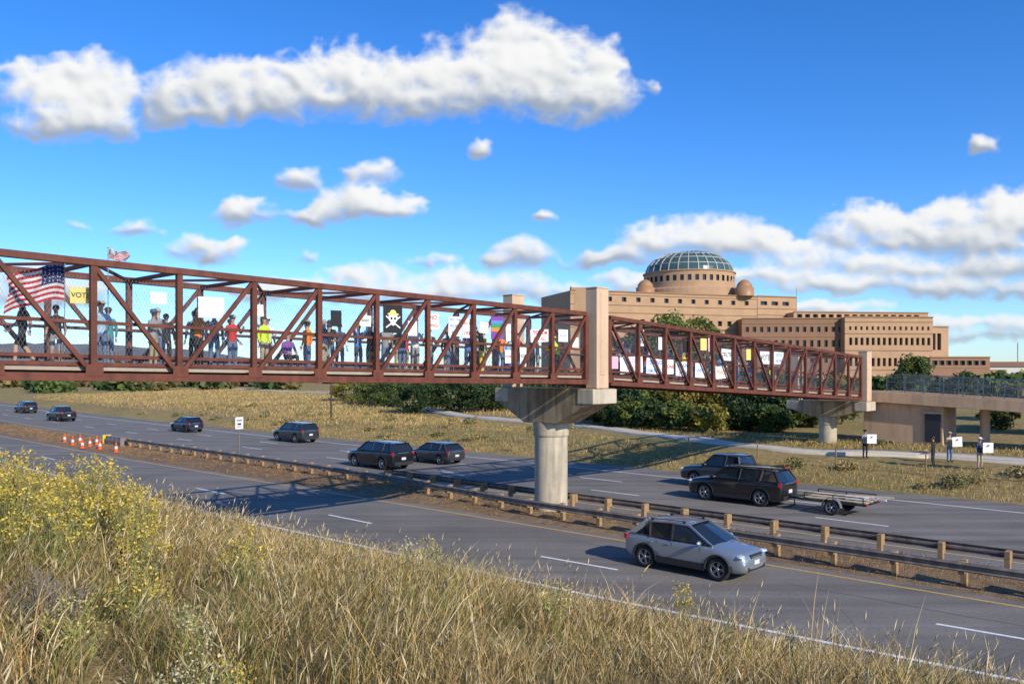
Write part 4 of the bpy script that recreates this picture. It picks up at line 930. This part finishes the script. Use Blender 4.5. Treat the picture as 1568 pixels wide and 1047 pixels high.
for s in(-1,1): mb.ell((.012,s*.075,.03),(.006,.05,.045),1,10,6); mb.beam((0,s*-.3,-.28),(0,s*.3,.1),.012,.045,0,up=(0,0,1))
mb.ell((.004,0,.17),(.014,.26,.05),2,14,6); mb.ell((.002,0,.22),(.014,.14,.1),2,12,6); mb.make('skull_and_hat',[SW,SK,SY],rt)
# ------------------------------------------------------------------ courthouse
BR=mat('courthouse_stone',(.42,.262,.145),.85,var=.10,scale=.4); BRD=mat('courthouse_brown_stone',(.23,.118,.062),.7,var=.1,scale=.4); BGL=mat('window_glass',(.02,.03,.04),.12); BND=mat('stone_band',(.29,.17,.092),.85)
DGL=mat('dome_glass',(.05,.10,.10),.18); RIB=mat('dome_rib',(.40,.38,.32),.5)
cb=empty('courthouse',(0,0,0))
def facade(path,z0,z1,rows,wm,name='wall',depth=.7,thick=6,roof=True,bandz=None):
    pts=[Vector((a,b)) for a,b in path]; seg=[(pts[i+1]-pts[i]).length for i in range(len(pts)-1)]; Lt=sum(seg)
    def at(s):
        s=max(0,min(Lt,s)); i=0
        while i<len(seg)-1 and s>seg[i]: s-=seg[i]; i+=1
        d=(pts[i+1]-pts[i]).normalized(); P=pts[i]+d*s; nrm=Vector((-d.y,d.x)); 
        if nrm.dot(P)<0: nrm=-nrm
        return P,nrm
    mb=MB(); zs=sorted(set([z0,z1]+[r_[0] for r_ in rows]+[r_[1] for r_ in rows]))
    for a,b in zip(zs[:-1],zs[1:]):
        row=[r_ for r_ in rows if abs(r_[0]-a)<1e-6 and abs(r_[1]-b)<1e-6]
        ss=[0]; op=[]
        if row:
            _,_,ww,sp,of=row[0]; s=of
            while s+ww<Lt-.5: op.append((s,s+ww)); s+=sp
        cur=0; cells=[]
        for o0,o1 in op: cells.append((cur,o0,False)); cells.append((o0,o1,True)); cur=o1
        cells.append((cur,Lt,False))
        for c0,c1,isop in cells:
            if isop:
                A,n_=at(c0);B,_=at(c1); A2=A+n_*depth;B2=B+n_*depth
                vs=[(A.x,A.y,a),(B.x,B.y,a),(B.x,B.y,b),(A.x,A.y,b),(A2.x,A2.y,a),(B2.x,B2.y,a),(B2.x,B2.y,b),(A2.x,A2.y,b)]
                mb.add(vs,[(0,1,5,4),(1,2,6,5),(2,3,7,6),(3,0,4,7)],0); mb.add(vs,[(4,5,6,7)],1)
            else:
                k=max(1,int((c1-c0)/6)); 
                for j in range(k):
                    A,_=at(c0+(c1-c0)*j/k);B,_=at(c0+(c1-c0)*(j+1)/k); mb.add([(A.x,A.y,a),(B.x,B.y,a),(B.x,B.y,b),(A.x,A.y,b)],[(0,1,2,3)],0)
    k=max(4,len(pts)*2); fr=[at(Lt*j/k) for j in range(k+1)]
    F_=[(P.x,P.y) for P,n_ in fr]; B_=[((P+n_*thick).x,(P+n_*thick).y) for P,n_ in fr]
    mb.add([(F_[0][0],F_[0][1],z0),(B_[0][0],B_[0][1],z0),(B_[0][0],B_[0][1],z1),(F_[0][0],F_[0][1],z1)],[(0,1,2,3)],0)
    mb.add([(F_[k][0],F_[k][1],z0),(B_[k][0],B_[k][1],z0),(B_[k][0],B_[k][1],z1),(F_[k][0],F_[k][1],z1)],[(0,1,2,3)],0)
    for j in range(k): mb.add([(*F_[j],z1-.01),(*F_[j+1],z1-.01),(*B_[j+1],z1-.01),(*B_[j],z1-.01)],[(0,1,2,3)],0)
    for zz,hh,pr in ([(z1+.12,.3,.14)]+[(z,.18,.07) for z in (bandz or [])]):
        for j in range(k):
            P,n_=fr[j];Q_,n2_=fr[j+1]; P=P-n_*pr*.3;Q_=Q_-n2_*pr*.3; mb.beam((P.x,P.y,zz),(Q_.x,Q_.y,zz),pr*2+.1,hh,2)
    mb.make(name,[wm,BGL,BND],cb)
facade([(16.6,240),(15.2,215)],2,27.8,[],BR,'west_end_wall')
facade([(15.0,214.7),(24,217.6),(33,220.8),(42,224),(51,227.4),(60,230.5),(68.3,233)],2,27.0,[(24.5,25.7,1.3,4.2,2),(18.6,20.0,1.3,3.0,2),(13.6,15.0,1.3,3.0,2),(8,9.6,1.4,3.0,2)],BR,'main_wall',bandz=[26.3,23.6,21.6,17.6,12.6],thick=22)
facade([(68.4,232.9),(80.6,237)],2,27.1,[(24.7,25.8,2.2,3.6,1)],BR,'upper_wing',bandz=[23.8,22],thick=14)
facade([(78,231.5),(117.5,236)],18,22.6,[(20.7,22.1,1.5,2.3,1)],BR,'rear_colonnade',thick=12,depth=1.2)
facade([(62,225.5),(90,224.2)],2,20.4,[(16.8,18.2,.9,1.9,1),(12.8,14.6,.9,1.9,1),(8.5,10.5,.9,1.9,1)],BRD,'brown_wing',bandz=[19.2,15.6,11.5],thick=14)
facade([(88.4,222),(112.8,224)],2,20.6,[(17.2,18.2,.6,1.55,1.2),(13.2,15.2,.85,1.55,1.2),(7.6,9.8,.85,1.55,1.2)],BR,'right_wing',bandz=[19.4,16.3,11.8,6.6],thick=16)
facade([(112.9,226),(118.5,227)],2,18.2,[(12,16.5,1.2,1.7,.6)],BR,'glazed_corner',thick=10)
facade([(107,214),(123.5,216)],2,9.8,[(7.8,9.0,1.5,1.9,.6)],BRD,'low_annex',bandz=[7.2],thick=12)
facade([(121,217),(129.5,219)],2,6.4,[(3.5,5.2,1.5,2.6,.6)],BR,'side_annex',thick=8)
mb=MB(); c=(52.3,247)
Mx=Matrix.Translation((c[0],c[1],0))
mb.lathe([(15.8,26),(15.8,29.4),(15.2,29.9),(13.4,30.0),(13.4,31.0)],56,0,Mx,False); 
for k in range(40):
    a=2*math.pi*k/40; a2=a+2*math.pi/40
    for (u0,u1,mi_,rr_) in((0,.5,0,13.2),(.5,1,1,12.9)):
        b0=a+(a2-a)*u0;b1=a+(a2-a)*u1
        for (za,zb2,m_) in((31,31.8,0),(31.8,33.4,mi_),(33.4,34.6,0)):
            R_=13.2 if m_==0 else 12.8
            mb.add([(c[0]+R_*math.cos(b0),c[1]+R_*math.sin(b0),za),(c[0]+R_*math.cos(b1),c[1]+R_*math.sin(b1),za),(c[0]+R_*math.cos(b1),c[1]+R_*math.sin(b1),zb2),(c[0]+R_*math.cos(b0),c[1]+R_*math.sin(b0),zb2)],[(0,1,2,3)],m_)
mb.lathe([(13.2,34.6),(13.5,34.6),(13.5,34.9),(12.6,34.95)],56,0,Mx,False)
prof=[(12.7*math.cos(t),34.9+6.6*math.sin(t)) for t in[math.pi/2*k/10 for k in range(11)]]; prof[-1]=(.05,41.5)
mb.lathe(prof,56,2,Mx,False)
for k in range(28):
    a=2*math.pi*k/28
    for j in range(9):
        (r0,z0_),(r1,z1_)=prof[j],prof[j+1]
        mb.beam((c[0]+(r0+.08)*math.cos(a),c[1]+(r0+.08)*math.sin(a),z0_+.05),(c[0]+(r1+.08)*math.cos(a),c[1]+(r1+.08)*math.sin(a),z1_+.05),.28,.2,3,up=(math.cos(a),math.sin(a),.5))
for j in(2,4,6,8):
    r0,z0_=prof[j]; mb.lathe([(r0+.02,z0_-.1),(r0+.2,z0_-.1),(r0+.2,z0_+.12),(r0-.1,z0_+.12)],56,3,Mx,False)
mb.lathe([(1.6,41.2),(1.6,41.6),(.05,41.9)],16,3,Mx,False)
mb.make('dome',[BR,BGL,DGL,RIB],cb)
mb=MB()
for x in(37.0,64.5):
    mb.lathe([(2.6,27),(2.6,29.4),(2.2,29.4),(2.1,30.2),(1.5,31.0),(.8,31.5),(.05,31.7)],20,0,Matrix.Translation((x,232,0)),True)
mb.make('small_domes',[mat('copper_dome',(.36,.19,.09),.5)],cb)
mb=MB(); mb.cyl((81,238,22),(81,238,30),.08,.05,6,0); mb.make('antenna',[GALV],cb)
ob=empty('office_building',(0,0,0)); cb_=cb; cb=ob
facade([(30,118),(44,117)],1,5.9,[(1.8,2.9,1.2,2.2,.6),(3.9,5.1,1.2,2.2,.6)],mat('pale_stucco',(.50,.42,.32),.85),'wall',thick=10)
cb=cb_
ob=empty('distant_house',(0,0,0)); mb=MB(); mb.box((300,510,6),(26,10,6),0); mb.box((330,560,7),(18,10,7),0); mb.make('walls',[mat('house_white',(.5,.48,.44),.8)],ob)
mb=MB(); mb.add([(287,504,9.01),(313,504,9.01),(313,516,9.01),(287,516,9.01),(287,510,12),(313,510,12)],[(0,1,5,4),(2,3,4,5),(0,4,3),(1,2,5)],0); mb.make('roof',[BRD],ob)
mb=MB(); mb.beam((0,0,0),(0,0,26),.5,.5,0); 
for z in range(2,26,3): mb.beam((-1,0,z),(1,0,z+1.5),.15,.15,0)
mb.make('radio_mast',[GALV],None,(.605*700,700,4),0)
# ------------------------------------------------------------------ sky backdrop, cloud light and shade put into vertex colours
ds=.00145
tx=np.arange(-1.15,1.15,ds); ey=np.arange(-.02,.62,ds)
TX,EY=np.meshgrid(tx,ey,indexing='ij'); PX=TX*1280; PY=EY*1280   # angular units (1/1280 rad)
def puffs():
    L=[]
    def c(lst,base,w=1.0): 
        for (x,y,rx,ry) in lst: L.append((x-784,568-y,rx,ry,568-base,w))
    c([(60,128,50,36),(115,126,64,44),(165,142,50,46),(90,180,85,42),(160,190,60,34)],224)
    c([(262,152,50,46),(330,130,60,50),(400,132,64,48),(455,126,58,46),(520,108,58,46),(560,136,74,52),(470,158,85,34),(350,162,75,30),(620,122,52,44),(670,114,60,50),(720,125,70,56),(790,75,62,50),(760,105,70,60),(850,100,80,60),(930,100,36,36),(905,145,66,44),(830,150,90,42),(650,160,100,30)],194)
    c([(375,327,48,24),(352,322,22,16)],350); c([(540,308,62,28),(500,318,45,20),(585,315,45,18),(622,318,28,12),(470,330,34,12)],344)
    c([(458,271,32,20)],292); c([(568,263,40,18),(545,270,24,14)],282,.7); c([(733,228,20,14)],240,.8); c([(1503,223,26,17)],239); c([(830,331,24,12)],343,.7); c([(995,130,18,12)],145,.55)
    c([(310,384,54,26),(355,375,24,14)],408,.95); c([(797,390,48,26),(770,398,34,16)],416); c([(655,402,42,14)],414,.8); c([(205,350,42,12),(115,347,18,10)],361,.7); c([(0,135,60,26)],175,.5); c([(440,75,20,8)],85,.5)
    c([(465,395,16,14)],406,.5)
    c([(560,428,75,20),(690,432,60,18),(780,440,70,22),(620,450,140,16),(850,450,60,14),(420,445,90,14)],468,.85)
    c([(1000,372,52,30),(1060,358,50,28),(1110,362,60,34),(1170,368,50,28),(905,402,45,18),(960,395,50,16),(1215,378,40,16)],412,1)
    c([(1330,338,58,32),(1290,360,50,26),(1370,355,60,28),(1455,338,55,36),(1420,362,60,28),(1530,335,60,40),(1580,325,60,40),(1640,330,70,45),(1500,370,80,26)],396,1.05)
    c([(1250,398,110,18),(1380,405,130,20),(1520,410,120,24),(1650,400,120,30)],430,.95)
    c([(1150,420,110,14),(1300,436,140,16),(1450,440,130,18),(1580,445,110,20),(1000,430,90,12)],462,.9)
    c([(1430,492,170,12),(1600,500,150,14),(1250,470,120,10),(1500,520,160,12)],518,.85)
    for (x,y) in((-250,200),(-400,330),(-200,380),(1850,260),(1900,120),(1800,420),(-120,430),(60,440)): c([(x,y,90,34),(x+50,y+10,70,26),(x-60,y+12,60,22)],y+36,.9)
    return L
wx=fbm(PX/80,PY/80,4,1)*26; wy=fbm(PX/80,PY/80,4,8)*20
QX,QY=PX+wx,PY+wy
F=np.full_like(PX,-1.4); UP=np.zeros_like(PX); 
for (cx,cy,rx,ry,base,w) in puffs():
    sx=rx*1.22; sy=ry*1.22
    d=((QX-cx)/sx)**2+((QY-cy)/sy)**2
    below=np.clip(base+4-QY,0,None); f=(1-d)*w-(below/16.)**1.4
    f=np.maximum(f,-1.4)
    u_=np.clip((QY-base)/(ry*2.1),0,1); UP=np.where(f>F,u_,UP)
    kk=.15; hmax=np.maximum(F,f); F=hmax+kk*np.log(np.exp((F-hmax)/kk)+np.exp((f-hmax)/kk))
bl=fbm(PX/58,PY/46,6,4,bil=True,gain=.5); fine=fbm(PX/20,PY/15,5,14); wisp=fbm(PX/110,PY/45,5,24,gain=.6)
def blur(a,n):
    for _ in range(n): a=(a+np.roll(a,1,0)+np.roll(a,-1,0))/3; a=(a+np.roll(a,1,1)+np.roll(a,-1,1))/3
    return a
UP=blur(UP,26)
Hh=F+bl*.62+fine*.18+wisp*.24-.06
soft=.60+.5*np.clip(.5+wisp*1.6,0,1)+.25*(1-UP)
alpha=sstep(-.05,1,np.clip(Hh/soft,0,1))
th=np.sqrt(np.clip(Hh,0,None)+.02)
def shade(Hf,k):
    gx=np.gradient(Hf,axis=0)*k; gy=np.gradient(Hf,axis=1)*k; nn=np.sqrt(gx*gx+gy*gy+1)
    return (-gx*.50-gy*.62+.60)/nn
s1=shade(blur(th,3),9); s2=shade(blur(th,16),34)
sh=.30*s1+.70*s2
vert=sstep(0,.95,UP+fine*.12+bl*.14)
lum=sstep(.14,1.02,.03+.50*sh+.52*vert)
edge=1-sstep(.1,.8,Hh)
lum=np.clip(lum+edge*.14*(.3+.7*vert),0,1)
lo=np.array([.36,.42,.51]); hi=np.array([.97,.97,.95])
col=lo+(hi-lo)*lum[...,None]  # sunlit tops and grey undersides painted into the cloud colour
hz=np.exp(-np.clip(PY,0,None)/110)[...,None]*.40
col=col*(1-hz)+np.array([.62,.71,.82])*hz  # horizon haze mixed into the cloud colour
alpha=alpha*(1-.35*np.exp(-np.clip(PY,0,None)/50))*.985
RR=6500.
Ln=np.sqrt(TX**2+1+EY**2); V=np.stack([TX/Ln*RR,RR/Ln,EY/Ln*RR+EYE],-1).reshape(-1,3)
I=np.arange(len(V)).reshape(len(tx),len(ey)); Fq=np.stack([I[:-1,:-1],I[:-1,1:],I[1:,1:],I[1:,:-1]],-1).reshape(-1,4)
keep=(alpha.reshape(-1)[Fq].max(1)>.002); Fq=Fq[keep]
cm=bpy.data.materials.new('cloud_preshaded'); cm.use_nodes=True; nt=cm.node_tree; N=nt.nodes; Lk=nt.links; N.clear()  # self-glowing cloud sheet; its shading comes from the painted vertex colours
at=N.new('ShaderNodeAttribute'); at.attribute_name='Col'; em=N.new('ShaderNodeEmission'); tr_=N.new('ShaderNodeBsdfTransparent'); mx=N.new('ShaderNodeMixShader'); ou=N.new('ShaderNodeOutputMaterial')
Lk.new(at.outputs['Color'],em.inputs['Color']); Lk.new(at.outputs['Alpha'],mx.inputs[0]); Lk.new(tr_.outputs[0],mx.inputs[1]); Lk.new(em.outputs[0],mx.inputs[2]); Lk.new(mx.outputs[0],ou.inputs['Surface'])
try: cm.cycles.emission_sampling='NONE'
except Exception as ex: print('es',ex)
np_mesh('sky',V,Fq,np.concatenate([col.reshape(-1,3),alpha.reshape(-1,1)],1),cm,True)
# ------------------------------------------------------------------ world + sun + camera
SV=Vector((CA*1.88-SA*(-.3),SA*1.88+CA*(-.3),1.0))
el=math.atan2(SV.z,math.hypot(SV.x,SV.y)); az=math.atan2(SV.x,SV.y)
w=bpy.data.worlds.new('World'); scene.world=w; w.use_nodes=True; nt=w.node_tree; N=nt.nodes; L=nt.links
bg=N['Background']; sk=N.new('ShaderNodeTexSky'); sk.sky_type='NISHITA'; sk.sun_disc=False; sk.sun_elevation=el; sk.sun_rotation=az; sk.altitude=900; sk.air_density=1.0; sk.dust_density=.5; sk.ozone_density=3.0
hs=N.new('ShaderNodeHueSaturation'); hs.inputs['Saturation'].default_value=1.3
tn=N.new('ShaderNodeMix'); tn.data_type='RGBA'; tn.blend_type='MULTIPLY'; tn.inputs[0].default_value=1; tn.inputs[7].default_value=(.86,1.04,1.36,1)
L.new(sk.outputs[0],hs.inputs['Color']); L.new(hs.outputs[0],tn.inputs[6]); L.new(tn.outputs[2],bg.inputs['Color']); bg.inputs['Strength'].default_value=.15
sl=bpy.data.lights.new('sun','SUN'); sl.energy=5.0; sl.angle=math.radians(.5); sl.color=(1,.92,.79)
so=bpy.data.objects.new('sun',sl); scene.collection.objects.link(so); so.rotation_euler=(-SV).to_track_quat('-Z','Y').to_euler()
cam=bpy.data.cameras.new('camera'); co=bpy.data.objects.new('camera',cam); scene.collection.objects.link(co)
co.location=(0,0,EYE); co.rotation_euler=(math.pi/2,0,0); cam.sensor_width=36; cam.lens=36*1280/1568; cam.shift_y=(568-523.5)/1568; cam.clip_start=.1; cam.clip_end=20000
scene.camera=co
scene.view_settings.view_transform='Standard'; scene.view_settings.look='None'; scene.view_settings.exposure=0
print('done')
